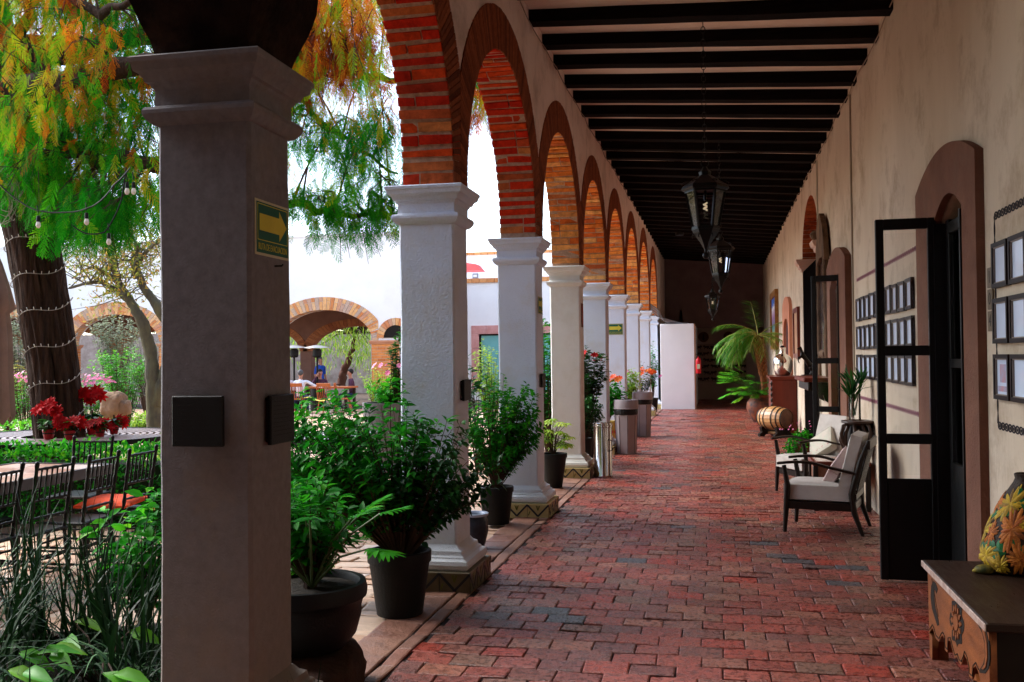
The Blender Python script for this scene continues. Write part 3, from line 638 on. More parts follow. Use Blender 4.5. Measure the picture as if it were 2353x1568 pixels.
# mirror with driftwood crest, shelf, horse
t = thing('tall_mirror', 'tall narrow mirror with driftwood frame and carved crest on the wall', 'mirror')
XM = XR-.05
MB().add(bx(XM-.01,XM,14.25,15.05,1.65,2.95)).build('mirror_glass', mat('dim_mirror', (.5,.5,.62), .12, metal=1, vs=2), t)
DRIFT = mat('driftwood', (.2,.12,.07), .9, (.04,.022,.014), vs=6, bump=1, bs=14, stretch=(1,1,.4))
def lumpy(path, r0, amp=.35, n=9):
    path=[Vector(p) for p in path]; P=[]; 
    for i in range(len(path)-1):
        for k in range(6): P.append(path[i].lerp(path[i+1],k/6))
    P.append(path[-1]); return tube([p+Vector((0,random.uniform(-.012,.012),random.uniform(-.01,.01))) for p in P],[r0*(1+random.uniform(-amp,amp)) for _ in P],n)
MB().add(lumpy([(XM-.02,14.12,1.3),(XM-.02,14.14,2.2),(XM-.02,14.15,3.02)],.036)).add(lumpy([(XM-.02,15.14,1.3),(XM-.02,15.12,2.2),(XM-.02,15.1,3.02)],.036)).add(lumpy([(XM-.02,14.15,1.6),(XM-.02,15.1,1.62)],.055)).build('mirror_frame', DRIFT, t, smooth=50)
MB().add(prism([(14.02,2.9),(14.3,2.97),(14.7,2.98),(15.15,2.9),(15.2,3.15),(15.02,3.28),(15.1,3.42),(14.9,3.56),(14.62,3.62),(14.4,3.5),(14.25,3.4),(14.12,3.2)], XM-.05, XM+.02, 'x')).add(sph((XM-.06,15.22,3.38),.07,10,7)).build('carved_crest', DRIFT, t)
t = thing('wall_shelf', 'dark carved console shelf on the wall below the tall mirror', 'shelf')
MB().add(cbx(1.14,XR,13.95,15.65,1.22,1.28,.01)).build('shelf_top', REDWOOD, t)
mb = MB()
for yy in (14.25,15.3): mb.add(prism([(XR,1.21),(1.2,1.21),(1.22,1.15),(1.3,1.13),(1.34,1.06),(1.42,1.03),(1.45,.95),(XR,.9)], yy-.04, yy+.04, 'y'))
mb.add(cbx(1.2,1.24,14,15.6,1.1,1.22,.01)); mb.build('bracket', DKWOOD, t)
# rearing horse figurine (one continuous skinned body)
def skin_mesh(name, pts, edges, mats, parent=None, lev=1, elab=None, smooth=True):
    me = bpy.data.meshes.new(name); me.from_pydata([p[0] for p in pts], edges, []); o = bpy.data.objects.new('tmp', me); COL.objects.link(o)
    sk = o.modifiers.new('s','SKIN'); sk.use_smooth_shade = True; ss = o.modifiers.new('u','SUBSURF'); ss.levels = lev; ss.render_levels = lev
    for i, p in enumerate(pts):
        r = p[1]; me.skin_vertices[0].data[i].radius = (r, r) if not isinstance(r, tuple) else r
    me.skin_vertices[0].data[0].use_root = True
    dg = bpy.context.evaluated_depsgraph_get(); m2 = bpy.data.meshes.new_from_object(o.evaluated_get(dg)); bpy.data.objects.remove(o)
    m2.materials.clear(); m2.name = name
    for m in (mats if isinstance(mats, list) else [mats]): m2.materials.append(m)
    if elab:
        A = [Vector(pts[a][0]) for a,b in edges]; B = [Vector(pts[b][0]) for a,b in edges]
        for f in m2.polygons:
            best = 9e9; bi = 0
            for k in range(len(edges)):
                ab = B[k]-A[k]; tt = max(0, min(1, (f.center-A[k]).dot(ab)/max(ab.length_squared,1e-9))); d = (f.center-(A[k]+ab*tt)).length
                if d < best: best = d; bi = k
            f.material_index = elab[bi]
    return link(name, m2, parent)
pts = [((0,0,.30),.05),((0,-.05,.36),.045),((0,-.10,.44),.05),((0,-.13,.52),.032),((0,-.15,.58),.026),((0,-.19,.575),.022),((0,-.225,.555),.014),((0,.03,.23),.05),
       ((.03,.06,.16),.028),((.03,.09,.09),.014),((.03,.05,.03),.011),((.03,.03,.0),.012),((-.03,.06,.16),.028),((-.03,.09,.09),.014),((-.03,.05,.03),.011),((-.03,.03,.0),.012),
       ((.03,-.15,.40),.022),((.03,-.22,.38),.013),((.03,-.21,.30),.01),((-.03,-.15,.38),.022),((-.03,-.20,.33),.013),((-.03,-.17,.26),.01),((0,.09,.24),.016),((0,.13,.16),.018),((0,.12,.04),.008),((.012,-.14,.615),.006),((-.012,-.14,.615),.006)]
eg = [(0,1),(1,2),(2,3),(3,4),(4,5),(5,6),(0,7),(7,8),(8,9),(9,10),(10,11),(7,12),(12,13),(13,14),(14,15),(2,16),(16,17),(17,18),(2,19),(19,20),(20,21),(7,22),(22,23),(23,24),(4,25),(4,26)]
t = thing('horse_figurine', 'dark rearing horse figurine standing on the console shelf end', 'figurine', (1.33,15.5,1.281), math.radians(-75)); t.scale = (.72,.72,.72)
skin_mesh('body', pts, eg, DKWOOD, t); MB().add(cbx(-.07,.07,-.12,.14,0,.02,.005)).build('stand', DKWOOD, t)
# framed pictures down the wall
def wall_frame(y0, y1, z0, z1, label, fm, pm, bd=.07, pr=.05, inner=None):
    t = thing('framed_picture', label, 'picture'); x = XR-.004
    mb = MB()
    for a in (bx(x-pr,x,y0,y0+bd,z0,z1), bx(x-pr,x,y1-bd,y1,z0,z1), bx(x-pr,x,y0+bd,y1-bd,z0,z0+bd), bx(x-pr,x,y0+bd,y1-bd,z1-bd,z1)): mb.add(a)
    mb.build('picture_frame', fm, t); MB().add(bx(x-pr*.5,x-pr*.4,y0+bd,y1-bd,z0+bd,z1-bd)).build('picture_surface', pm, t); return t
GOLDF = mat('gilt_frame', (.32,.15,.04), .5, (.18,.07,.02), vs=9)
m, n, b, out = newmat('abstract_painting'); L = n.links.new            # a painted canvas: blue sky fading to green and ochre fields
tc = N(n,'ShaderNodeTexCoord'); sp = N(n,'ShaderNodeSeparateXYZ'); L(tc.outputs['Generated'], sp.inputs[0]); nz = N(n,'ShaderNodeTexNoise',Scale=5.,Detail=4.); L(tc.outputs['Generated'], nz.inputs[0])
ad = N(n,'ShaderNodeMath',operation='MULTIPLY_ADD'); ad.inputs[1].default_value=.35; L(nz.outputs[0],ad.inputs[0]); L(sp.outputs['Z'],ad.inputs[2]); rp = N(n,'ShaderNodeValToRGB'); cr = rp.color_ramp
for p,c in ((.15,(.3,.2,.02)),(.4,(.2,.25,.03)),(.55,(.05,.2,.25)),(.75,(.3,.12,.35)),(1.,(.04,.15,.6))): e = cr.elements.new(p); e.color = c4(c)
L(ad.outputs[0],rp.inputs[0]); L(rp.outputs[0], b.inputs['Base Color']); PAINT = m
wall_frame(26.1, 28.6, 1.75, 3.3, 'large gilt framed painting in blues and greens behind the palm', GOLDF, PAINT, .16, .09)
wall_frame(19.45, 20.6, 1.53, 2.52, 'smaller wooden framed picture between arched niche and dark passage', REDWOOD, mat('tan_print', (.4,.25,.14), .6, (.25,.1,.06), vs=3), .09, .05)
nn = [(21.4,.9),(21.62,.9),(21.62,2.2)]+archtop(21.62,23.2,2.2,.25)[::-1][1:]+[(23.2,.9),(23.6,.9),(23.6,2.55)]+archtop(21.4,23.6,2.55,.28)[1:]
t = thing('wall_niche', 'arched terracotta niche surround on the wall behind silver jar', 'niche'); wall2d('niche_surround', [(21.4,.9),(21.7,.9)]+archtop(21.7,23.3,2.1,.3)[::-1]+[(23.3,.9),(23.6,.9)]+archtop(21.4,23.6,2.6,.28), [], .08, mat('terracotta_paint', (.6,.25,.15), .8), MYZ(XR-.03), t)
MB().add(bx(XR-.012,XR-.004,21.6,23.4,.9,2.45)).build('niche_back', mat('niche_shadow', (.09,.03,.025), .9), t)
# framed documents
FR = mat('document_frame', (.016,.007,.007), .45, (.008,.004,.004), spec=.12, vs=20); FR2 = mat('frame_bevel', (.24,.19,.16), .4)
DOCPRINT = mat('document_print', (.5,.25,.3), .6, (.35,.38,.55), vs=14)
def doc(yc, zc, label, grp, printed=False):
    t = thing('framed_document', label, 'framed document', (XR-.003, yc, zc), 0, grp); W, H, b = .145, .125, .024
    mb = MB(); mi = MB()
    for (a,c,d,e) in ((-W,-W+b,-H,H),(W-b,W,-H,H),(-W+b,W-b,-H,-H+b),(-W+b,W-b,H-b,H)): mb.add(bx(-.028,0,a,c,d,e))
    for (a,c,d,e) in ((-W+b,-W+b+.006,-H+b,H-b),(W-b-.006,W-b,-H+b,H-b),(-W+b,W-b,-H+b,-H+b+.006),(-W+b,W-b,H-b-.006,H-b)): mi.add(bx(-.022,-.003,a,c,d,e))
    mb.build('frame', FR, t); mi.build('frame_bead', FR2, t); MB().add(bx(-.012,-.002,-W+b,W-b,-H+b,H-b)).build('paper', PAPER, t)
    if printed: MB().add(bx(-.013,-.0121,-.05,.06,-.03,.07)).add(bx(-.013,-.0121,-.1,.1,-.08,-.05)).build('print', DOCPRINT, t)
    return t
rows = [('top',2.085),('middle',1.775),('bottom',1.465)]
ordn = ['first','second','third','fourth','fifth','sixth','seventh','eighth','ninth','tenth']
proto = None
for rn, z in rows:
    for k in range(10):
        lb = f'dark framed sheet in {rn} row, {ordn[k]} from the far end, beyond the near door'
        y = 11.36-k*.325
        if proto is None: proto = doc(y, z, lb, 'framed documents beyond the near door')
        else: dup(proto, None, (XR-.003, y+random.uniform(-.006,.006), z+random.uniform(-.004,.004)), 0, lb).rotation_euler = (random.gauss(0,.012),0,random.uniform(-.02,.02))
    for k in range(3):
        doc(5.80-k*.325, z, f'black framed sheet in {rn} row, {ordn[k]} from the near door, at the right edge', 'framed documents on this side of the near door', rn == 'bottom' and k == 0)
def braid(pts, r, pitch, label, m, solid=.5):                 # painted chain of loops running round the documents
    mb = MB()
    for (y0,z0),(y1,z1) in zip(pts[:-1], pts[1:]):
        L_ = math.hypot(y1-y0, z1-z0); n = int(L_/pitch); uy, uz = (y1-y0)/L_, (z1-z0)/L_
        for k in range(n):
            c = (y0+uy*pitch*(k+.5), z0+uz*pitch*(k+.5)); K = 10
            for s in range(K):
                a, b = 2*PI*s/K, 2*PI*(s+1)/K
                def P(f, ang): e = math.cos(ang)*r*1.25*f; g = math.sin(ang)*r*.8*f; return (c[0]+uy*e-uz*g, c[1]+uz*e+uy*g)
                mb.add(prism([P(1,a),P(1,b),P(.62,b),P(.62,a)], XR-.0035, XR-.001, 'x'))
            K = 6; mb.add(prism([(c[0]+r*.33*math.cos(2*PI*s/K), c[1]+r*.33*math.sin(2*PI*s/K)) for s in range(K)], XR-.0035, XR-.001, 'x'))
    return tag(mb.build('wall_stencil', m), label, 'wall decoration', 'stencilled borders')
braid([(5.97,2.37),(4.3,2.37)], .03, .066, 'black chain stencil along the top of the near document group', STENB)
braid([(5.97,1.19),(4.3,1.19)], .03, .066, 'black chain stencil along the bottom of the near document group', STENB)
mb = MB()
for ph in (0,PI):
    for k in range(60):
        z0, z1 = 1.2+1.17*k/60, 1.2+1.17*(k+1)/60; f = lambda z: 5.97+.009*math.sin(z*PI/.09+ph); mb.add(bar((XR-.002,f(z0),z0),(XR-.002,f(z1),z1),.0035,.005))
tag(mb.build('wall_stencil', STENB), 'thin twisted black line stencilled upright beside the near doorway', 'wall decoration', 'stencilled borders')
braid([(11.6,2.43),(8.0,2.43)], .028, .085, 'plum lace stencil above the far document group', PURPLE)
braid([(11.6,1.12),(8.0,1.12)], .028, .085, 'plum lace stencil below the far document group', PURPLE)
t = thing('number_tiles', 'upright tile strip reading 104 beside the near doorway', 'sign')
for k, ch in enumerate('104'):
    z = 2.03-k*.125; ti = MB().add(cbx(XR-.014,XR-.003,6.0,6.1,z-.058,z+.058,.003)).build('tile', mat('number_tile', (.2,.15,.09), .4, (.13,.09,.05), vs=14), t)
    text('numeral', ch, .1, BLKP, FxR(XR-.0145, 6.05, z), ti, ext=.0006)
mb = MB()
tag(MB().add(tube([(XR-.01,11.85,1.4),(XR-.01,11.85,4.6)], .012, 8)).build('conduit', mat('conduit_paint', (.4,.34,.27), .6)), 'thin painted conduit running up the wall before the second door', 'conduit')
tag(MB().add(tube([(XR-.01,15.72,.6),(XR-.01,15.72,4.6)], .014, 8)).build('conduit', mat('conduit_paint2', (.5,.45,.36), .6)), 'thin painted conduit running up the wall beside the dark passage', 'conduit')
mb = MB(); 
for (xa, za, sgn) in ((XR-.03, 4.60, 1), (XI+.03, 4.9, -1)):
    p = []; y = 8.6
    while y < 24: p.append((xa, y, za+.02*math.sin(y*3)+random.uniform(-.02,.02))); y += .35
    mb.add(tube(p, .006, 5))
tag(mb.build('loose_wire', mat('old_wire', (.3,.22,.17), .7)), 'loose old wires strung along the beam ends on both sides', 'wire')
# recessed downlight
t = thing('downlight', 'small lit round downlight in the dark ceiling', 'ceiling light'); p = gz(1562,540,4.78); q = p.copy()
MB().add(lathe([(.09,-.01),(.11,-.01),(.11,.05),(.09,.05)],20,p)).build('trim_ring', BLK, t); MB().add(lathe([(.001,0),(.09,0),(.09,.02)],20,p)).build('lamp', LAMPG, t)
# fire extinguisher
t = thing('fire_extinguisher', 'red fire extinguisher hung on the edge of the white partition', 'fire extinguisher', (-.58,29.6,1.33), 0)
MB().add(lathe([(.07,-.26),(.08,-.24),(.08,.12),(.06,.18),(.025,.2),(.025,.24)],16)).build('cylinder', mat('extinguisher_red', (.55,.01,.02), .3), t, smooth=50)
MB().add(tube([(0,0,.24),(0,-.0,.29),(-.07,-.02,.3)], .012, 8)).add(tube([(.02,0,.26),(.09,0,.2),(.1,0,0),(.09,0,-.15)], .01, 8)).build('valve_and_hose', BLK, t)
MB().add(bx(-.045,.045,-.083,-.079,-.12,.02)).build('instruction_label', SIGNC, t)
# end recess decorations
def disc(x, label):
    t = thing('woven_disc', label, 'wall ornament', (x, YEND+1.98, 2.28), 0, 'round wall ornaments'); Mx = Matrix.Rotation(PI/2,4,'X')
    MB().add(lathe([(.19,0),(.19,.03),(.001,.035)],24), M=Mx).build('disc', mat('woven_brown', (.16,.07,.04), .9), t)
    MB().add(prism([(0,.12),(.035,.05),(.02,0),(.045,-.08),(0,-.13),(-.045,-.08),(-.02,0),(-.035,.05)], -.05, -.036, 'y')).build('motif', GROOVE, t)
disc(-.52, 'round woven ornament, left of the two on the recess wall'); disc(.38, 'round woven ornament, right of the two, half behind palm')
t = thing('patterned_panel', 'large panel of repeated dark bull silhouettes on the recess wall', 'wall panel')
x0, x1, z0, z1 = -.82, 1.0, .62, 2.02; yy = YEND+1.985
MB().add(bx(x0,x1,yy-.02,yy,z0,z1)).build('panel_board', mat('panel_board', (.5,.36,.32), .9), t)
bull = [(-.11,.0),(-.12,.03),(-.1,.06),(-.05,.055),(.02,.05),(.05,.07),(.06,.1),(.075,.07),(.1,.09),(.1,.06),(.12,.03),(.1,.0),(.07,.01),(.06,-.03),(.075,-.08),(.055,-.08),(.035,-.03),(-.03,-.025),(-.05,-.08),(-.07,-.08),(-.075,-.03),(-.1,-.04),(-.11,-.08),(-.125,-.07)]
mb = MB()
for r in range(6):
    for c in range(7):
        cx = x0+.13+c*.26; cz = z1-.12-r*.232; s = -1 if (r+c)%2 else 1; mb.add(prism([(cx+s*a*.98,cz+b*.9) for a,b in bull][::s], yy-.026, yy-.0205, 'y'))
        if c < 6 and (r+c)%2: mb.add(prism([(cx+.13+.04*math.cos(PI*k/6), cz-.07+.05*math.sin(PI*k/6)) for k in range(7)], yy-.026, yy-.0205, 'y'))
mb.build('silhouettes', mat('panel_ink', (.045,.025,.022), .9), t)

# ================================================================== CORRIDOR OBJECTS
def gx(x, y, X):
    d = ray(x, y); t = X/d.x; return Vector((X, d.y*t, CAMZ+d.z*t))
def ring(c, r, t, plane='xz', n=12, m=5, sc=1.):
    pth = []
    for k in range(n+1):
        a = 2*PI*k/n; pth.append((c[0]+(r*math.cos(a) if plane[0] == 'x' else 0), c[1]+(r*math.cos(a) if plane[0] == 'y' else 0), c[2]+sc*r*math.sin(a)))
    return tube(pth, t, m, False)
# ---- lanterns
def lantern(loc, label, chain_top, rz=0, far=False):
    t = thing('hanging_lantern', label, 'lantern', loc, rz, 'wrought iron lanterns')       # origin at the bottom ball
    n = 6
    P = lambda r, z, k: (r*math.cos(2*PI*k/n), r*math.sin(2*PI*k/n), z)
    mb = MB()
    for k in range(n):
        mb.add(bar(P(.122,.26,k), P(.185,.61,k), .02)).add(bar(P(.185,.61,k), P(.185,.61,k+1), .022, .03)).add(bar(P(.122,.26,k), P(.122,.26,k+1), .022, .03))
    mb.build('lantern_frame', BLK, t)
    MB().add(lathe([(.21,.615),(.225,.63),(.21,.66),(.15,.70),(.08,.745),(.055,.76),(.06,.79),(.035,.815),(.02,.84)], n)).build('roof_cap', BLK, t)
    MB().add(lathe([(.128,.25),(.12,.22),(.085,.17),(.05,.12),(.018,.06),(.012,.03)], n)).build('lower_cone', BLK, t)
    mb = MB()
    for k in range(n):
        a = 2*PI*k/n; c, s = math.cos(a), math.sin(a); mb.add(tube([(.1*c,.1*s,.19),(.12*c,.12*s,.2),(.135*c,.135*s,.18),(.12*c,.12*s,.165)], .006, 5)).add(tube([(.14*c,.14*s,.70),(.19*c,.19*s,.70),(.22*c,.22*s,.68)], .007, 5))
    mb.build('scroll', BLK, t)
    MB().add(sph((0,0,0), .033, 14, 9)).build('ball_finial', BLK, t, smooth=80)
    for k in range(n): 
        g = MB().add(([P(.12,.27,k),P(.12,.27,k+1),P(.182,.60,k+1),P(.182,.60,k)], [(0,1,2,3)])); g.build('glass_pane', LGLASS, t, fix=False)
    MB().add(tube([(0,0,.52),(0,0,.64)], .014, 8)).build('lamp_holder', BLK, t)
    pth = [(.016*math.cos(a*1.4), .016*math.sin(a*1.4), .50-.008*a/1.) for a in range(10)]
    MB().add(tube(pth, .009, 6)).build('bulb', BULB, t, smooth=80)
    mb = MB().add(ring((0,0,.875), .035, .006, 'xz', 14)); z = .925; k = 0
    while z+loc[2] < chain_top:
        mb.add(ring((0,0,z), .02, .004, 'xz' if k%2 else 'yz', 10, 5, 1.7)); z += .058; k += 1
    mb.build('chain', BLK, t); return t
lantern((-.10,9.42,2.545), 'largest black iron lantern hanging nearest the camera on a long chain', 4.82)
lantern((.05,14.85,2.55), 'middle black iron lantern, overlapping the near one from behind', 4.8, .3)
lantern((-.13,27.3,2.58), 'farthest small iron lantern before the dark end wall', 4.8, .1)
# ---- bench
BXF = 1.07
def bp(cx_, cy_): p = gx(2097+cx_*.3223, 1063+cy_*.3223, BXF); return (p.y, p.z)
t = thing('carved_bench', 'carved wooden bench with scalloped apron at the lower right', 'bench')
ol = [(78,745),(86,1355),(103,1366),(105,1195),(120,1212),(140,1178),(150,1200),(165,1255),(187,1278),(204,1240),(214,1232),(228,1262),(230,1335),(248,1356),(252,1272),(268,1270),(285,1340),(300,1396),(318,1386),(330,1425),(345,1442),(362,1400),(368,1368),(386,1405),(402,1480),(402,1525),(425,1545),(430,1470),(450,1448),(470,1500),(485,1560)]
poly = [bp(a,b) for a,b in ol]; poly[0] = (5.55,.47); poly[1] = (5.53,.0); poly[2] = (5.47,.0); poly[3] = (5.46, poly[3][1])
poly += [(4.62,.17),(4.58,.21),(4.52,.15),(4.47,.19),(4.44,.0),(4.35,.0),(4.35,.47)]
wall2d('front_panel', poly, [], .03, BENCHF, MYZ(BXF+.015), t)
MB().add(cbx(BXF-.02, 1.52, 4.31, 5.58, .462, .5, .006)).build('seat_board', BENCHT, t)
MB().add(cbx(BXF-.026, BXF-.019, 4.31, 5.58, .464, .497, .003)).build('worn_front_edge', BENCHE, t)
MB().add(bx(BXF+.03, 1.5, 4.36, 4.39, 0, .462)).build('end_panel', GROOVE, t); MB().add(bx(BXF+.03, 1.5, 5.49, 5.52, .12, .462)).add(bx(1.44,1.5,5.48,5.54,0,.46)).add(bx(BXF+.03,BXF+.08,5.47,5.53,0,.46)).build('end_panel', BENCHF, t)
def carve(pts, m, name, h=.002, w_=None):
    P = [bp(a,b) for a,b in pts]; mb = MB().add(prism(P, BXF-h, BXF+.004, 'x')); return mb.build(name, m, t)
carve([(150,845),(165,860),(180,900),(172,935),(158,900),(155,960),(165,1040),(185,1120),(190,1160),(178,1165),(158,1100),(140,1040),(130,960),(135,880)], GROOVE, 'carved_scroll')
carve([(462,1105),(475,1110),(500,1150),(530,1210),(550,1300),(553,1400),(545,1470),(520,1505),(480,1500),(478,1480),(505,1440),(520,1380),(515,1290),(500,1220),(470,1160)], GROOVE, 'carved_scroll')
carve([(500,1165),(520,1200),(538,1280),(542,1390),(530,1460),(512,1478),(500,1470),(522,1440),(530,1370),(524,1270),(505,1200)], BENCHF, 'carved_relief', .006)
cx0, cy0 = 318, 1140; mb = MB(); mg = MB()
P = [bp(cx0+46*math.cos(a)+6*math.cos(7*a), cy0+168*math.sin(a)*(.98)+10*math.sin(9*a)+46*math.cos(a)*.55) for a in [2*PI*k/48 for k in range(48)]]
mg.add(prism(P, BXF-.002, BXF+.004, 'x')); mg.build('medallion_recess', GROOVE, t)
for k in range(12):
    a = 2*PI*k/12; q = [(cx0+u*math.cos(a+d), cy0+u*3.5*math.sin(a+d)+u*math.cos(a+d)*.55) for u,d in ((18,0),(29,.2),(37,0),(29,-.2))]; mb.add(prism([bp(*p) for p in q], BXF-.007, BXF-.001, 'x'))
P = [bp(cx0+17*math.cos(a), cy0+60*math.sin(a)+9*math.cos(a)) for a in [2*PI*k/20 for k in range(20)]]; mb.add(prism(P, BXF-.008, BXF-.001, 'x')); mb.build('carved_rosette', BENCHF, t)
mb = MB()                                              # incised line following the scallops
off = [(a+3,b-22) for a,b in ol[4:-1]]
for a, b in zip(off[:-1], off[1:]):
    p, q = bp(*a), bp(*b); mb.add(bar((BXF-.001,p[0],p[1]),(BXF-.001,q[0],q[1]),.004,.004))
mb.add(bar((BXF-.001,5.44,.43),(BXF-.001,5.3,.27),.003,.003)); mb.build('incised_line', GROOVE, t)
# ---- painted vessels
def vessel(loc, s, label, seed):
    rn = random.Random(seed); t = thing('painted_vessel', label, 'vessel', loc, 0, 'painted vessels')
    pf = [(.085,0),(.125,.02),(.142,.06),(.146,.12),(.136,.2),(.118,.28),(.094,.35),(.07,.41),(.052,.45),(.048,.47),(.056,.49),(.05,.495),(.04,.47)]
    lean = lambda z: .085*s*(z/.49)**1.2
    n = 36; V, F = lathe([(r*s, z*s) for r,z in pf], n)
    def lump(p):
        a = math.atan2(p[1], p[0]); r = math.hypot(p[0], p[1]); r *= 1+.035*noise.noise(Vector((math.cos(a)*2, math.sin(a)*2, p[2]*9+seed))); return (r*math.cos(a)+lean(p[2]/s), r*math.sin(a), p[2])
    MB().add(([lump(p) for p in V], F)).build('vessel_body', mat('vessel_dark_glaze', (.03,.015,.008), .55, (.012,.006,.004), vs=8, bump=.4, bs=60), t, smooth=60)
    MB().add(sph((-.13*s,-.06*s,.022*s), .035*s, 10, 7, (1.5,1,.7))).add(sph((-.16*s,-.05*s,.012*s), .02*s, 8, 6, (1.5,1,.6))).build('foot_knob', mat('knob_glaze', (.28,.2,.02), .6, (.03,.04,.015), vs=20), t, smooth=80)
    def R(z): 
        for (r0,z0),(r1,z1) in zip(pf[:-1], pf[1:]):
            if z0 <= z <= z1 and z1 > z0: return r0+(r1-r0)*(z-z0)/(z1-z0)
        return .1
    def S_(a, z, o=.0035): r = R(z)*s*(1+.035*noise.noise(Vector((math.cos(a)*2, math.sin(a)*2, z*9+seed))))+o; return (r*math.cos(a)+lean(z), r*math.sin(a), z*s)
    cols = {'yellow': rampmat('yellow_paint', [(0,(.28,.16,.006)),(.5,(.42,.28,.01)),(1,(.12,.06,.006))], .6, .5, 80, .3, .3, 60), 'orange': rampmat('orange_paint', [(0,(.26,.06,.006)),(.6,(.42,.13,.012)),(1,(.1,.02,.005))], .6, .5, 80, .3, .3, 60), 'green': mat('green_paint', (.01,.12,.035), .5, (.005,.05,.015), vs=20)}
    def petal(mb, a, z, ang, L_, W_, k):
        V = []; F = []; m = 7
        for i in range(m+1):
            f = i/m; wv = W_*math.sin(PI*min(.97,f*.85+.1))**.8; px = f*L_
            for sgn in (-1,0,1):
                u = px*math.cos(ang)-sgn*wv*math.sin(ang); v = px*math.sin(ang)+sgn*wv*math.cos(ang)
                V.append(S_(a+u/R(z), min(.485,max(.01,z+v)), .003+.003*(1-abs(sgn))*math.sin(PI*f)+.0008*k))
        for i in range(m):
            for j in range(2): F.append((i*3+j,i*3+j+1,(i+1)*3+j+1,(i+1)*3+j))
        mb.add((V, F))
    k = 0
    for c, a, z, L_ in (('yellow',-2.35,.35,.075),('orange',-2.0,.235,.085),('orange',-2.75,.2,.05),('yellow',-2.75,.09,.075),('orange',-1.6,.09,.07),('yellow',-2.15,.05,.05),('yellow',2.9,.2,.08),('orange',2.9,.35,.06),('yellow',-1.3,.28,.06)):
        mb = MB(); n = 20; k0 = rn.uniform(0,6)
        for i in range(n): petal(mb, a, z, 2*PI*i/n+rn.uniform(-.2,.2), L_*1.25*(.75+.3*math.sin(2*PI*i/n*2.0+k0)+rn.uniform(-.1,.15)), L_*.14, i%4)
        mb.build('painted_flower', cols[c], t)
    mb = MB()
    for a, z in ((-2.75,.30),(-2.45,.13),(-1.75,.16),(-2.2,.12),(-2.95,.14),(-1.95,.38)):
        for i in range(3): petal(mb, a, z, rn.uniform(0,6.28), .06, .018, 0)
    mb.build('painted_leaves', cols['green'], t); return t
vessel((1.415,5.33,.5), 1.0, 'dark gourd shaped vessel painted with yellow and orange flowers, at the far bench end', 2)
vessel((1.435,4.62,.5), .82, 'second flower painted vessel on the bench, cut by the right picture edge', 5)
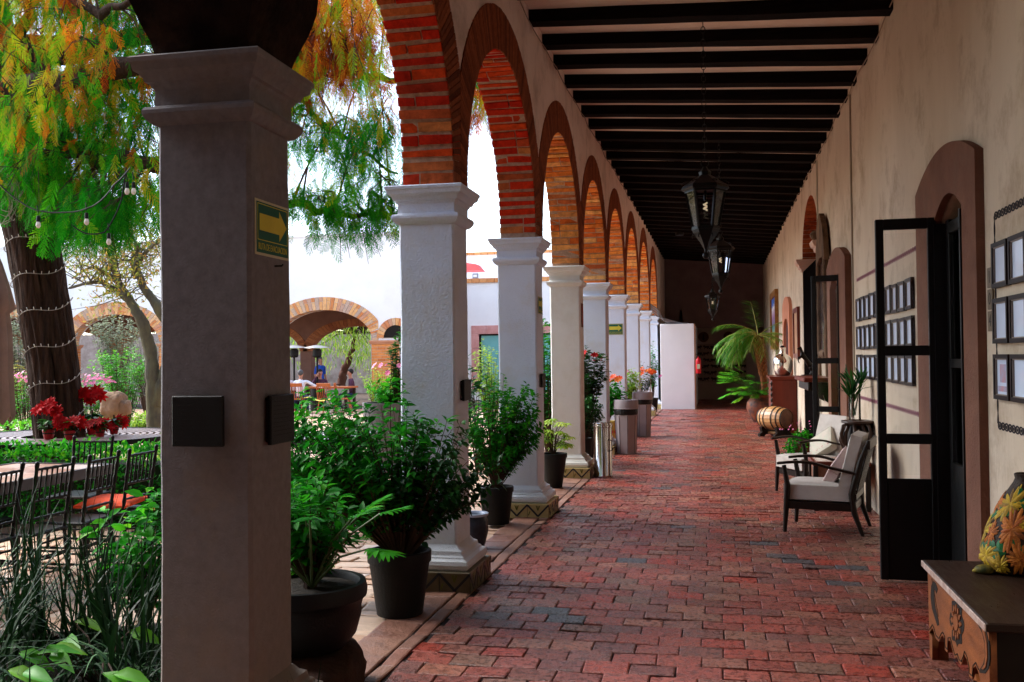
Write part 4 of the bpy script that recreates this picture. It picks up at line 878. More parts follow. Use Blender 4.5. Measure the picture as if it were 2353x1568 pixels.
# ---- armchairs
def armchair(loc, rz, label, clabel):
    t = thing('armchair', label, 'armchair', loc, rz, 'wooden armchairs with white cushions'); W = .29
    for sx in (-1,1):
        MB().add(tube([(sx*W,-.30,0),(sx*W,-.285,.22),(sx*W,-.27,.42),(sx*W,-.30,.60)], [.017,.026,.026,.02], 8)).build('front_leg', DKWOOD, t, smooth=60)
        MB().add(tube([(sx*W,.37,0),(sx*W,.30,.2),(sx*W,.28,.36),(sx*W*.98,.36,.66),(sx*W*.95,.43,.84)], [.016,.026,.028,.024,.017], 8)).build('rear_leg', DKWOOD, t, smooth=60)
        mb = MB(); V = []; F = []; K = 14
        for k in range(K+1):
            f = k/K; y = -.36+.68*f; z = .615+.02*math.sin(PI*min(1,f*1.6))-.07*max(0,f-.45)**1.3*2.2; wd = .034*(1-.35*f) if f > .05 else .026; wd = wd*(1 if k else .7)
            V += [(sx*W-wd,y,z-.012),(sx*W+wd,y,z-.012),(sx*W+wd,y,z+.010),(sx*W-wd,y,z+.010)]
        for k in range(K):
            for a in range(4): F.append((k*4+a,k*4+(a+1)%4,(k+1)*4+(a+1)%4,(k+1)*4+a))
        F += [(3,2,1,0),(K*4,K*4+1,K*4+2,K*4+3)]; mb.add((V,F)).build('armrest', DKWOOD, t, smooth=40)
    MB().add(cbx(-W,W,-.285,-.255,.21,.28,.006)).add(cbx(-W,W,.27,.30,.2,.27,.006)).add(cbx(-W-.012,-W+.016,-.28,.3,.21,.28,.006)).add(cbx(W-.016,W+.012,-.28,.3,.21,.28,.006)).add(cbx(-W,W,-.25,.27,.235,.25,.003)).build('seat_frame', DKWOOD, t)
    mb = MB().add(bar((-W,.43,.80),(W,.43,.80),.022,.075)).add(bar((-W,.31,.34),(W,.31,.34),.022,.05))
    for k in range(11): x = -W+.05+k*(2*W-.1)/10; mb.add(bar((x,.31,.34),(x,.425,.79),.022,.01))
    mb.build('back_slats', DKWOOD, t)
    def cushion(w_, d_, h_, name, M, m=CUSH, seams=True):
        n = 12; V = []; F = []
        for a in (0,1):
            for i in range(n+1):
                for j in range(n+1):
                    u, v = -1+2*i/n, -1+2*j/n; e = (1-abs(u)**6)*(1-abs(v)**6); z = (h_/2)*(.72+.28*e**.5 if e > 0 else .72)
                    rr = 1-.03*(abs(u*v))**4
                    V.append((u*w_/2*rr, v*d_/2*rr, (z+.004*noise.noise(Vector((u*3,v*3,a*5)))) *(1 if a else -1)))
        N1 = (n+1)**2
        for a in (0,1):
            for i in range(n):
                for j in range(n):
                    q = [a*N1+i*(n+1)+j, a*N1+(i+1)*(n+1)+j, a*N1+(i+1)*(n+1)+j+1, a*N1+i*(n+1)+j+1]; F.append(q if a else q[::-1])
        bd = [(i,0) for i in range(n)]+[(n,j) for j in range(n)]+[(n-i,n) for i in range(n)]+[(0,n-j) for j in range(n)]
        for k in range(len(bd)):
            (i,j),(p,q) = bd[k], bd[(k+1)%len(bd)]; F.append((i*(n+1)+j, p*(n+1)+q, N1+p*(n+1)+q, N1+i*(n+1)+j))
        o = MB().add((V,F), M=M).build(name, m, t, smooth=50)
        if seams:
            mb = MB()
            for s in (-1,1):
                P = [(u*w_/2*.985, v*d_/2*.985, s*h_/2*.74) for u,v in ((-1,-1),(1,-1),(1,1),(-1,1),(-1,-1))]; mb.add(tube(P, .004, 5), M=M)
            mb.build('piping', m, o)
        return o
    cushion(.55,.58,.17,'seat_cushion', Matrix.Translation((0,-.03,.36)))
    cushion(.54,.50,.12,'back_cushion', Matrix.Translation((0,.27,.64)) @ Matrix.Rotation(math.radians(76),4,'X'))
    c = cushion(.34,.30,.11,'cushion', Matrix.Translation((.02,.13,.56)) @ Matrix.Rotation(math.radians(58),4,'X') @ Matrix.Rotation(math.radians(38),4,'Z'), mat('scatter_'+clabel, (.62,.5,.45), .85, (.5,.33,.34) if clabel == 'pink' else (.45,.5,.4), vs=14, var=.8, bump=.2, bs=80), True)
    c.parent = None; c.matrix_world = Matrix.Translation(loc) @ Matrix.Rotation(rz,4,'Z')
    c.name = 'scatter_cushion'
    tag(c, 'small embroidered cushion with dark curls on the near armchair' if clabel == 'pink' else 'small floral cushion with pink and green print on the far armchair', 'cushion')
    mb = MB()
    rn = random.Random(len(clabel))
    Mx = Matrix.Translation((.02,.13,.56)) @ Matrix.Rotation(math.radians(58),4,'X') @ Matrix.Rotation(math.radians(38),4,'Z')
    for s in (-1, 1):
        for k in range(7):
            a = -.13+.043*k
            mb.add(tube([tuple(Vector((a+.012*math.cos(q), -.10+.02*k%3*.01+.012*math.sin(q)+ (k%2)*.008, s*.052))) for q in [j*.8 for j in range(8)]], .003, 4), M=Mx)
    mb.build('embroidery', mat('thread_'+clabel, (.16,.03,.06) if clabel == 'pink' else (.5,.08,.12), .8), c)
    return t
armchair((.93,9.42,0), math.radians(-104), 'nearer dark wood armchair with white cushions seen from the side', 'pink')
armchair((1.05,11.82,0), math.radians(-62), 'farther dark wood armchair, partly hidden behind the nearer one', 'floral')
# ---- small table, pierced urn, vase
t = thing('side_table', 'low wooden side table with glazed top between the armchairs', 'table')
MB().add(cbx(.93,1.5,10.45,11.0,.46,.5,.006)).build('table_top', REDWOOD, t); MB().add(bx(.97,1.46,10.49,10.96,.5,.504)).build('glass_inlay', mat('table_inlay', (.6,.42,.36), .15, vs=4), t)
for x in (.96,1.47):
    for y in (10.48,10.97): MB().add(cbx(x-.025,x+.025,y-.025,y+.025,0,.46,.006)).build('leg', DKWOOD, t)
MB().add(cbx(.96,1.47,10.48,10.97,.3,.46,.004)).build('drawer_box', CARV, t)
t = thing('pierced_urn', 'dark brown pierced urn with looping handles on the side table', 'urn', (1.40,10.62,.505))
UR = mat('urn_brown', (.07,.04,.03), .35, (.03,.015,.01), vs=6)
MB().add(lathe([(.085,0),(.09,.01),(.075,.03),(.085,.06)],20)).add(lathe([(.10,.36),(.125,.375),(.17,.39),(.165,.41),(.11,.415),(.10,.40)],20)).build('foot_and_rim', UR, t, smooth=40)
mb = MB()
for k in range(9):
    a = 2*PI*k/9; P = [(r*math.cos(a+w_), r*math.sin(a+w_), z) for r,z,w_ in ((.085,.05,0),(.14,.12,.12),(.17,.2,.2),(.16,.28,.2),(.12,.34,.12),(.11,.38,0))]; mb.add(tube(P, [.018,.022,.024,.022,.02,.016], 7))
mb.add(ring((0,0,0),.001,.001)); mb.build('pierced_body', UR, t, smooth=60)
MB().add(lathe([(.04,.05),(.1,.12),(.125,.2),(.115,.28),(.08,.36)],16)).build('inner_pot', mat('urn_inner', (.02,.012,.01), .6), t, smooth=60)
for k in range(4):
    a = 2*PI*k/4+.5; MB().add(tube([(r*math.cos(a), r*math.sin(a), z) for r,z in ((.12,.38),(.18,.36),(.205,.28),(.19,.2),(.165,.17))], .016, 7)).build('handle', UR, t, smooth=60)
t = thing('glass_vase', 'clear glass vase of green stems standing on the pierced urn', 'vase', (1.37,10.62,.92))
MB().add(lathe([(.055,0),(.06,.0),(.06,.27),(.055,.27),(.055,.01)],20,cap=False)).build('vase_glass', GLASS, t, smooth=30)

# ---- leaves and plants
def leafmesh(name, P, D, U, L_, W_, rnd, m, parent=None, curl=.25, fold=.18, shape='leaf'):
    """P base points, D leaf directions, U rough normals, L_/W_ sizes (arrays)"""
    P = np.asarray(P, float); D = np.asarray(D, float); U = np.asarray(U, float); n = len(P)
    D /= np.linalg.norm(D,axis=1)[:,None]+1e-9; Sd = np.cross(D,U); Sd /= np.linalg.norm(Sd,axis=1)[:,None]+1e-9; Nn = np.cross(Sd,D)
    L_ = np.broadcast_to(L_,(n,)); W_ = np.broadcast_to(W_,(n,))
    if shape == 'leaf': prof = [(0,0.12),(.3,.9),(.62,.85),(1,.04)]
    elif shape == 'blade': prof = [(0,.7),(.35,1),(.7,.7),(1,.03)]
    elif shape == 'petal': prof = [(0,.15),(.45,.9),(.8,.8),(1,.15)]
    V = np.zeros((n, len(prof)*3, 3)); i = 0
    for f, ww in prof:
        for s in (-1,0,1):
            V[:,i] = P + D*(L_*f)[:,None] + Sd*(W_*.5*ww*s)[:,None] - Nn*((L_*curl*f*f)-(W_*fold*abs(s)*ww))[:,None]; i += 1
    q = []
    for a in range(len(prof)-1):
        for b in range(2): q.append((a*3+b, a*3+b+1, a*3+b+4, a*3+b+3))
    q = np.array(q); Fa = (q[None]+(np.arange(n)*len(prof)*3)[:,None,None]).reshape(-1,4)
    return nmesh(name, V.reshape(-1,3), Fa, np.repeat(np.asarray(rnd), len(q)), m, parent)
def rv(n, s=1.): return RNG.normal(size=(n,3))*s
def bush(c, rad, n, ls, m, stems_to=None, ntw=60, parent=None, twm=TWIG, base=None, up=.35, lname='foliage', droop=.0, rbias=0., aspect=.5, tr=.004, shape='leaf', shell=.55):
    """twigs spread from base into an ellipsoid; leaves alternate along them"""
    c = np.array(c, float); rad = np.array(rad, float); base = np.array(base if base is not None else (c[0],c[1],c[2]-rad[2]), float)
    mb = MB(); P = []; D = []; R_ = []; per = max(3, n//ntw)
    for k in range(ntw):
        d = RNG.normal(size=3); d /= np.linalg.norm(d); d[2] = d[2]*.8+.15; e = c + d*rad*(shell+(1-shell)*RNG.random())
        mid = base*.45+e*.55+np.array([0,0,rad[2]*.22])+RNG.normal(size=3)*rad*.1; pts = []
        for i in range(9): f = i/8; pts.append((1-f)**2*base+2*f*(1-f)*mid+f*f*e + np.array([0,0,-droop*f**3]))
        mb.add(tube(pts, [tr*(1.6-1.3*i/8) for i in range(9)], 4, False))
        cr = RNG.random()
        for j in range(per):
            f = 1-.72*RNG.random()**1.25; i = min(7, int(f*8)); p = np.array(pts[i])*(1-(f*8-i))+np.array(pts[i+1])*(f*8-i); ax = np.array(pts[i+1])-np.array(pts[i]); ax /= np.linalg.norm(ax)+1e-9
            s = RNG.normal(size=3); s -= ax*s.dot(ax); s /= np.linalg.norm(s)+1e-9; P.append(p+s*ls*.15); D.append(ax*.45+s*.85+np.array([0,0,-.1])); R_.append(np.clip(.25*cr+.6*RNG.random()+rbias+.12*(p[2]-c[2])/rad[2],0,1))
    P = np.array(P); n = len(P); U = rv(n,.35)+np.array([0,0,1])
    fo = leafmesh(lname, P, np.array(D), U, ls*RNG.uniform(.6,1.25,n), ls*aspect*RNG.uniform(.8,1.1,n), R_, m, parent, shape=shape)
    st = mb.build('stem', twm, parent, fix=False); return fo, st
def pot(t, r, h, m=PLAST, rim=.02, soil=True, taper=.72, rimh=.05):
    MB().add(lathe([(r*taper,0),(r*(taper+.02),.004),(r*.95,h-rimh),(r,h-rimh),(r+.002,h-.006),(r-.004,h),(r-rim,h),(r-rim-.004,h-rimh),(r*taper*.95,h*.4)],28)).build('pot', m, t, smooth=35)
    if soil: MB().add(lathe([(.001,h-rimh-.005),(r-rim+.004,h-rimh-.005),(r-rim+.004,h-rimh-.02)],20)).build('soil', SOIL, t)
def flowers(parent, c, rad, n, size, m, name='flower', k=7, up=True, tilt=.6):
    for i in range(n):
        P=[];D=[];U=[];R_=[]
        d = RNG.normal(size=3); d/=np.linalg.norm(d); d[2]=abs(d[2])*.7 if up else d[2]; p = np.array(c)+d*np.array(rad)*RNG.uniform(.75,1.05); nrm = d*.7+np.array([-.3,-.5,.4]); nrm/=np.linalg.norm(nrm)
        a = np.cross(nrm,[0,0,1.]); a/=np.linalg.norm(a)+1e-9; b = np.cross(nrm,a); r=RNG.random()
        for q in range(k): t_ = 2*PI*q/k+r; P.append(p); D.append(a*math.cos(t_)+b*math.sin(t_)+nrm*.3); U.append(nrm); R_.append(np.clip(r*.7+.3*RNG.random(),0,1))
        leafmesh(name, P, D, U, size, size*.55, R_, m, parent, shape='petal', curl=.15)
# stems in the glass vase
def fan_leaves(t, base, top, n, L_, W_, m, spread, name='foliage', sl=.3, droop=.15):
    mb = MB(); P=[];D=[];R_=[]
    for i in range(n):
        a = RNG.uniform(0,2*PI); s = RNG.uniform(.2,1)*spread; e = np.array(top)+np.array([s*math.cos(a), s*math.sin(a), RNG.uniform(-.3,.3)*spread]); b = np.array(base)+RNG.normal(size=3)*.008
        mb.add(tube([b, b*.5+e*.5+np.array([0,0,.02]), e], [.004,.003,.002], 5))
        for j in range(5): q = RNG.uniform(.45,1); p=b*(1-q)+e*q; d=(e-b)/np.linalg.norm(e-b); P.append(p); D.append(d+RNG.normal(size=3)*.35); R_.append(RNG.random())
    leafmesh(name,P,D,rv(len(P),.5)+np.array([0,0,1]),L_*RNG.uniform(.7,1.2,len(P)),W_,R_,m,t,shape='blade',curl=droop); mb.build('stem', m, t, fix=False)
fan_leaves(t, (0,0,.05), (0,0,.40), 9, .2, .03, DLEAF, .16)
# flower box by the wall
t = thing('flower_planter', 'trailing green plant with tiny pink flowers against the wall behind the armchairs', 'potted plant', (1.17,14.35,0))
pot(t, .2, .4, CARV); bush((0,0,.5), (.34,.34,.22), 2600, .045, LEAF, ntw=110, parent=t, base=(0,0,.34), droop=.28, rbias=.1, aspect=.7); flowers(t, (0,0,.52), (.34,.34,.2), 26, .014, PINKL, k=5)
# barrel
t = thing('wine_barrel', 'small oak barrel with dark hoops lying on its cradle', 'barrel', (1.07,19.85,0), math.radians(43))   # axis along local y
OAK = rampmat('oak_stave', [(0,(.42,.2,.07)),(.5,(.52,.27,.1)),(1,(.36,.16,.05))], .4, .3, 50, .5, .25, 9)
Mb = Matrix.Translation((0,0,.36)) @ Matrix.Rotation(PI/2,4,'X')
mb = MB(); n = 20; K = 10
def br(z): return .235-.055*(abs(z)/.32)**2
for s in range(n):
    V=[];F=[]
    for k in range(K+1):
        z=-.32+.64*k/K
        for a in (2*PI*(s+.03)/n, 2*PI*(s+.97)/n): V.append((br(z)*math.cos(a),br(z)*math.sin(a),z))
    for k in range(K): F.append((k*2,k*2+1,k*2+3,k*2+2))
    mb.add((V,F), M=Mb)
mb.build('stave', OAK, t); MB().add(lathe([(br(.3)-.012,-.3),(br(.3)-.012,.3)],24), M=Mb).build('barrel_head', mat('barrel_head_wood', (.1,.04,.02), .6, (.05,.02,.012), vs=9), t)
mb = MB()
for z in (-.305,-.21,-.1,.1,.21,.305): mb.add(lathe([(br(z-.014)+.003,z-.014),(br(z-.014)+.006,z-.013),(br(z+.014)+.006,z+.013),(br(z+.014)+.003,z+.014)],32,cap=False), M=Mb)
mb.build('hoop', mat('dark_hoop', (.03,.025,.02), .4, metal=.6), t)
for y in (-.2,.2): MB().add(prism([(-.24,0),(-.12,0),(-.08,.04),(.08,.04),(.12,0),(.24,0),(.24,.05),(.17,.09),(.2,.18),(.15,.2),(.08,.14),(-.08,.14),(-.15,.2),(-.2,.18),(-.17,.09),(-.24,.05)], y-.03, y+.03, 'y')).build('cradle', DKWOOD, t)
MB().add(tube([(0,-.17,.07),(0,.17,.07)], .03, 10)).build('cradle_bar', OAK, t)
# cabinet and mercury jar
t = thing('wooden_cabinet', 'red brown mahogany cabinet standing against the wall under silver jar', 'cabinet')
MB().add(cbx(1.05,1.53,20.35,21.7,.1,1.09,.008)).build('carcass', REDWOOD, t); MB().add(sqloft(1.05,1.53,20.35,21.7,[(1.09,.01),(1.1,.03),(1.125,.035),(1.14,.05),(1.165,.05)])).build('cornice_top', REDWOOD, t); MB().add(cbx(1.03,1.53,20.33,21.72,0,.1,.01)).build('plinth', REDWOOD, t)
mb = MB()
for k in range(8): mb.add(sph((1.045,20.38,.25+k*.11), .035, 8, 6, (.8,1,1.5)))
mb.build('carved_stile', DKWOOD, t, smooth=60)
MB().add(bx(1.04,1.052,20.5,21.0,.2,1.0)).build('cabinet_door', REDWOOD, t); MB().add(bx(1.04,1.052,21.05,21.55,.2,1.0)).build('cabinet_door', REDWOOD, t)
t = thing('mercury_jar', 'shiny silver glass jar on top of the cabinet', 'jar', (1.30,20.95,1.168))
MB().add(lathe([(.12,0),(.15,.02),(.185,.12),(.2,.24),(.19,.33),(.15,.40),(.07,.45),(.06,.47),(.065,.56),(.072,.58),(.06,.585),(.055,.57)],32)).build('jar_body', SILVER, t, smooth=60)
MB().add(sph((0,0,.60),.045,10,7,(1,1,.6))).build('stopper', BLK, t)
# palm in a clay jar
t = thing('potted_palm', 'small palm with fern like plants in a big dark clay jar', 'potted plant', (.98,24.3,0))
MB().add(lathe([(.17,0),(.19,.02),(.28,.16),(.335,.33),(.32,.46),(.25,.56),(.22,.58),(.24,.62),(.26,.63),(.24,.63),(.2,.58)],32)).build('clay_jar', mat('blotched_clay', (.3,.09,.04), .5, (.045,.03,.035), vs=5, var=.35, bump=.5, bs=20), t, smooth=60)
MB().add(lathe([(.001,.56),(.21,.56)],16)).build('soil', SOIL, t)
MB().add(tube([(.1,0,.5),(.09,0,.9),(.05,0,1.3),(-.02,-.02,1.7),(-.03,-.02,2.02)], [.075,.075,.08,.095,.13], 14)).build('trunk', PALMT, t, smooth=60)
mb = MB(); rn = random.Random(4)
for k in range(120):
    z = 1.1+.9*k/120; a = k*2.4; r = .085+.035*(z-1.1)/.9; cx = .07-.1*(z-1.1)/.9; mb.add(prism([(-.022,0),(.022,0),(.012,.05),(-.012,.05)], 0, .012, 'y'), M=Matrix.Translation((cx+r*math.cos(a), r*math.sin(a)-.01, z)) @ Matrix.Rotation(a-PI/2,4,'Z') @ Matrix.Rotation(-.4,4,'X'))
mb.build('trunk_scales', mat('palm_scale', (.5,.2,.07), .8, (.22,.06,.02), vs=20), t)
def frond(P, D, Uu, R_, mbst, base, az, el, L_, droop, nl=34, ll=.28, rb=.4, w_=.012):
    p = np.array(base, float); d = np.array([math.cos(az)*math.cos(el), math.sin(az)*math.cos(el), math.sin(el)]); pts=[p.copy()]; K = 14
    out = []
    for k in range(K):
        d = d+np.array([0,0,-droop/K]); d/=np.linalg.norm(d); p = p+d*L_/K; pts.append(p.copy())
    for i in range(nl):
        f = .18+.8*i/nl; q = f*K; a = int(q); pp = pts[a]*(1-(q-a))+pts[min(K,a+1)]*(q-a); ax = pts[min(K,a+1)]-pts[a]; ax/=np.linalg.norm(ax); sd = np.cross(ax,[0,0,1.]); sd/=np.linalg.norm(sd)+1e-9
        for s in (-1,1): P.append(pp); D.append(ax*.8+sd*s*.75+np.array([0,0,-.15])+RNG.normal(size=3)*.08); Uu.append(np.array([0,0,1.])+RNG.normal(size=3)*.2); R_.append(np.clip(rb+RNG.normal()*.15,0,1))
    mbst.add(tube(pts,[.012-.009*k/K for k in range(K+1)],5,False))
P=[];D=[];U=[];R_=[];mb=MB(); tp=(-.03,-.02,2.05)
for az,el,L_,dr,rb in [(RNG.uniform(2.6,4.3),RNG.uniform(-.1,.8),RNG.uniform(.8,1.25),RNG.uniform(1.3,1.8),RNG.uniform(.25,.6)) for _ in range(14)]+[(3.3,.25,1.15,1.5,.3),(3.6,.4,1.2,1.7,.35),(3.0,.5,1.15,1.4,.4),(2.8,.15,1.0,1.6,.35),(3.9,.1,1.0,1.7,.5),(4.4,.3,.9,1.6,.7),(3.4,.8,1.1,1.2,.45),(1.9,1.2,1.0,.6,.3),(.5,.75,1.1,.8,.4),(.3,.3,.9,1.3,.6),(5.5,.2,.8,1.6,.8),(4.9,-.1,.8,1.3,.95),(3.5,-.3,1.0,1.0,.75),(0.0,.5,.9,1.2,.6),(1.2,.5,.9,1.,.5)]: frond(P,D,U,R_,mb,tp,az,el,L_,dr,rb=rb)
leafmesh('palm_frond',P,D,U,.29*RNG.uniform(.7,1.15,len(P)),.011,R_,PALM,t,shape='blade',curl=.3); mb.build('frond_stem', mat('frond_rachis',(.4,.38,.1),.6), t, fix=False)
def split_leaf(P,D,U,R_,mbst,base,tip,size,rb,n=9):            # deeply cut leaf: lobes on both sides of a rib
    base=np.array(base,float); tip=np.array(tip,float); d=tip-base; L0=np.linalg.norm(d); d/=L0; mid=(base+tip)/2+np.array([0,0,L0*.12])
    mbst.add(tube([base,mid,tip],[.007,.006,.004],5,False)); ax=(tip-mid); ax/=np.linalg.norm(ax); ax[2]-=.35; ax/=np.linalg.norm(ax); sd=np.cross(ax,[0,0,1.]); sd/=np.linalg.norm(sd)+1e-9
    for i in range(n):
        f=i/n; pp=tip+ax*size*f
        for s in (-1,1): ll=math.sin(PI*(.18+.72*f)); P.append((pp, size*.62*ll+.02)); D.append(ax*(.5+.7*f)+sd*s*(1-.4*f)+RNG.normal(size=3)*.06); U.append(np.array([0,0,1.])+RNG.normal(size=3)*.12); R_.append(np.clip(rb+RNG.normal()*.1,0,1))
    P.append((tip+ax*size*.9,size*.35)); D.append(ax); U.append(np.array([0,0,1.])); R_.append(rb)
def split_plant(t, base, tips, size, m, stemm, name='leaf_foliage'):
    P=[];D=[];U=[];R_=[];mb=MB()
    for tip in tips: split_leaf(P,D,U,R_,mb,base,tip,size*RNG.uniform(.75,1.15),RNG.uniform(.15,.8))
    Ls=np.array([p[1] for p in P]); leafmesh(name,[p[0] for p in P],D,U,Ls,Ls*.24,R_,m,t,shape='blade',curl=.18,fold=.05); mb.build('petiole', stemm, t, fix=False)
tips=[(-.55+RNG.uniform(-.2,.15),RNG.uniform(-.35,.3),RNG.uniform(.6,1.2)) for _ in range(22)]+[(RNG.uniform(-.35,.3),-.3+RNG.uniform(-.2,.1),RNG.uniform(.65,1.15)) for _ in range(18)]
split_plant(t,(-.05,0,.58),tips,.27,BLEAF,mat('petiole_green',(.06,.2,.03),.5),'fern_foliage')
# ---- bins
t = thing('steel_bin', 'polished steel cylinder bin beside the fourth column', 'bin', (-1.52,13.05,0))
MB().add(lathe([(.128,0),(.13,.02),(.122,.03),(.122,.66),(.13,.665),(.13,.685),(.122,.69),(.122,.715),(.108,.72),(.105,.69),(.1,.3)],32)).build('bin_body', STEEL, t, smooth=40)
MB().add(tube([(.09,-.09,.5),(.13,-.12,.49),(.13,-.12,.36),(.09,-.09,.35)], .008, 8)).build('handle', BLK, t)
def grey_bin(loc, label):
    t = thing('waste_bin', label, 'bin', loc, .2, 'grey plastic bins'); n=8
    MB().add(lathe([(.155,0),(.16,.01),(.19,.66),(.185,.665)],n)).build('bin_body', GREYPL, t)
    MB().add(lathe([(.186,.64),(.196,.65),(.202,.70),(.197,.745),(.19,.75)],24,cap=False)).build('bag_rim', BAG, t)
    MB().add(lathe([(.20,.735),(.212,.74),(.212,.75),(.203,.755),(.200,.875),(.193,.885),(.15,.89),(.14,.86),(.14,.8)],32,cap=False)).build('swing_lid', GREYPL, t, smooth=40)
    mb=MB()
    for k in range(n): a=2*PI*k/n; mb.add(bar((.1625*math.cos(a),.1625*math.sin(a),.02),(.189*math.cos(a),.189*math.sin(a),.63),.006))
    mb.build('panel_seam', mat('seam_dark',(.08,.06,.06),.7), t); return t
g = grey_bin((-1.50,16.2,0), 'nearer grey plastic bin with a black bag, by the fifth column'); dup(g, None, (-1.50,19.75,0), .5, 'farther grey plastic bin with a black bag, behind the nearer one')
# ---- plants between the columns
t = thing('potted_shrub', 'big leafy shrub in a plain black pot between first and second columns', 'potted plant', (-1.98,5.9,0))
pot(t, .20, .40, taper=.70, rimh=.07)
bush((-.25,0.0,.98), (.70,.40,.54), 4300, .066, LEAF, ntw=150, parent=t, base=(0,0,.33), aspect=.52, rbias=-.02)
bush((.36,-.08,.86), (.36,.26,.46), 1500, .055, DLEAF, ntw=40, parent=t, base=(.03,0,.33), lname='dark_foliage', aspect=.55)
t = thing('bowl_planter', 'wide black bowl planter of split leaf plants beside the near grey column', 'potted plant', (-1.99,4.48,.2))
MB().add(lathe([(.17,0),(.2,.01),(.25,.07),(.275,.16),(.275,.2),(.285,.235),(.302,.25),(.305,.285),(.297,.32),(.27,.32),(.262,.3),(.255,.2)],36)).build('pot', mat('bowl_black',(.006,.006,.007),.5,spec=.2,bump=.3,bs=90), t, smooth=40)
MB().add(lathe([(.001,.285),(.26,.285),(.26,.25)],20)).build('soil', SOIL, t)
tips=[(.04+RNG.uniform(-.42,.44),RNG.uniform(-.35,.3),RNG.uniform(.42,.70)) for _ in range(26)]
split_plant(t,(.04,.0,.29),tips[:14],.15,LEAF,mat('petiole_pale',(.09,.14,.05),.5)); bush((-.02,.05,.64),(.34,.3,.28),850,.07,LEAF,ntw=60,parent=t,base=(.02,.02,.28),lname='upper_foliage',aspect=.5)
bush((-.05,.16,.38),(.17,.09,.09),1500,.022,BLEAF,ntw=60,parent=t,base=(-.05,.16,.28),lname='ground_foliage',aspect=.7)
MB().add(tube([(.02,.02,.28),(.03,.02,.36),(.02,.0,.46),(.03,.0,.55)],[.035,.032,.026,.018],8)).build('trunk', BARK, t)
P=[(.0,-.2,.3),(-.06,-.2,.31),(-.1,-.17,.32)]; leafmesh('fallen_leaf',P,[(-1,.2,.1),(-1,-.2,.15),(-.9,.5,.1)],[(0,-.3,1)]*3,.12,.05,[.3,.9,.6],SEDGE,t)
def rockmesh(c, sx, sy, sz, m, name, seed, n=28, amp=.22):
    V,F=sph((0,0,0),1,n,n//2); W=[]
    for p in V:
        q=Vector(p); q=Vector([math.copysign(abs(v)**.6,v) for v in q]); d=1+amp*noise.noise(q*1.3+Vector((seed,0,0)))+amp*.4*noise.noise(q*4+Vector((seed,3,0))); W.append((c[0]+q.x*sx*d,c[1]+q.y*sy*d,c[2]+q.z*sz*d))
    return MB().add((W,F)).build(name,m,smooth=50)
tag(rockmesh((-1.97,4.45,.07),.27,.3,.125,ROCK,'stone_block',3), 'rough dark stone block under the wide bowl planter', 'stone')
t = thing('potted_shrub', 'bushy bright green shrub in a black pot before the third column', 'potted plant', (-2.12,9.25,0))
pot(t,.17,.36); bush((.06,0,.93),(.46,.34,.56),4600,.055,LEAF,ntw=130,parent=t,base=(0,0,.3),rbias=.12,aspect=.55); bush((.22,-.02,.85),(.22,.18,.35),700,.045,DLEAF,ntw=34,parent=t,base=(0,0,.3),lname='dark_foliage')
t = thing('garden_shrub', 'bright green shrub just behind the big potted shrub, between first two columns', 'shrub', (-2.75,6.2,0))
bush((.0,0,.98),(.62,.45,.58),3600,.06,LEAF,ntw=140,parent=t,base=(0,0,-.02),rbias=.15,aspect=.55)
t = thing('glazed_pot', 'small dark glazed pot with pale rim half hidden behind second column', 'pot', (-2.03,8.0,0))
MB().add(lathe([(.08,0),(.1,.05),(.125,.15),(.12,.24),(.1,.28)],24)).build('pot_body', mat('dark_glaze',(.02,.02,.03),.25,(.01,.01,.012),vs=10,bump=.5,bs=20), t, smooth=60); MB().add(lathe([(.1,.275),(.125,.28),(.128,.3),(.1,.3),(.09,.28)],24)).build('rim', mat('pale_rim',(.35,.4,.5),.3), t, smooth=60)
t = thing('umbrella_plant', 'low yellow green umbrella plant in black pot before the fourth column', 'potted plant', (-2.0,11.9,0))
pot(t,.17,.42,taper=.6)
P=[];D=[];U=[];R_=[];mb=MB()
for k in range(46):
    a=RNG.uniform(0,2*PI); r=RNG.uniform(.05,.27); c=np.array([r*math.cos(a),r*math.sin(a),.72+RNG.uniform(-.17,.16)-.3*r]); mb.add(tube([(0,0,.38),tuple(c*.5+np.array([0,0,.3])),tuple(c)],.004,4,False)); rr=RNG.random()
    for q in range(8): th=2*PI*q/8; P.append(c); D.append(np.array([math.cos(th),math.sin(th),-.25])+RNG.normal(size=3)*.1); U.append([0,0,1]); R_.append(np.clip(rr*.6+.4*RNG.random(),0,1))
leafmesh('foliage',P,D,U,.085,.03,R_,LIME,t); mb.build('stem',TWIG,t,fix=False)
def flower_pot(loc, label, potm, ph, c, rad, n, ls, m, fl=None, dark=None, cat='potted plant', r=.15, **k):
    t = thing('flowering_plant', label, cat, loc); pot(t, r, ph, potm); bush(c, rad, n, ls, m, parent=t, base=(0,0,ph-.06), **k)
    for f in (fl or []): flowers(t, *f)
    return t
flower_pot((-1.96,14.6,0),'tall dark rose bush with red blooms behind the steel bin',PLAST,.5,(.04,0,1.36),(.33,.3,.44),1700,.075,DLEAF,[((.05,-.1,1.5),(.26,.2,.26),9,.06,REDL)],ntw=80,aspect=.7)
flower_pot((-1.95,14.2,0),'lower dark bush with small yellow orange flowers behind the steel bin',PLAST,.42,(.05,0,.80),(.30,.24,.30),2000,.045,DLEAF,[((-.15,-.1,.9),(.1,.1,.12),5,.03,ORAL)],ntw=70,aspect=.6,rbias=.1)
YP = mat('yellow_painted_pot',(.55,.38,.08),.4); t = flower_pot((-1.93,17.4,0),'broad leaved plant with red and orange blooms in yellow painted pot',YP,.46,(.08,0,.92),(.28,.22,.32),560,.13,LEAF,[((.1,-.08,1.15),(.18,.12,.14),9,.07,ORAL),((-.05,-.05,1.3),(.06,.05,.1),3,.05,REDL)],ntw=40,aspect=.45,rbias=.1)
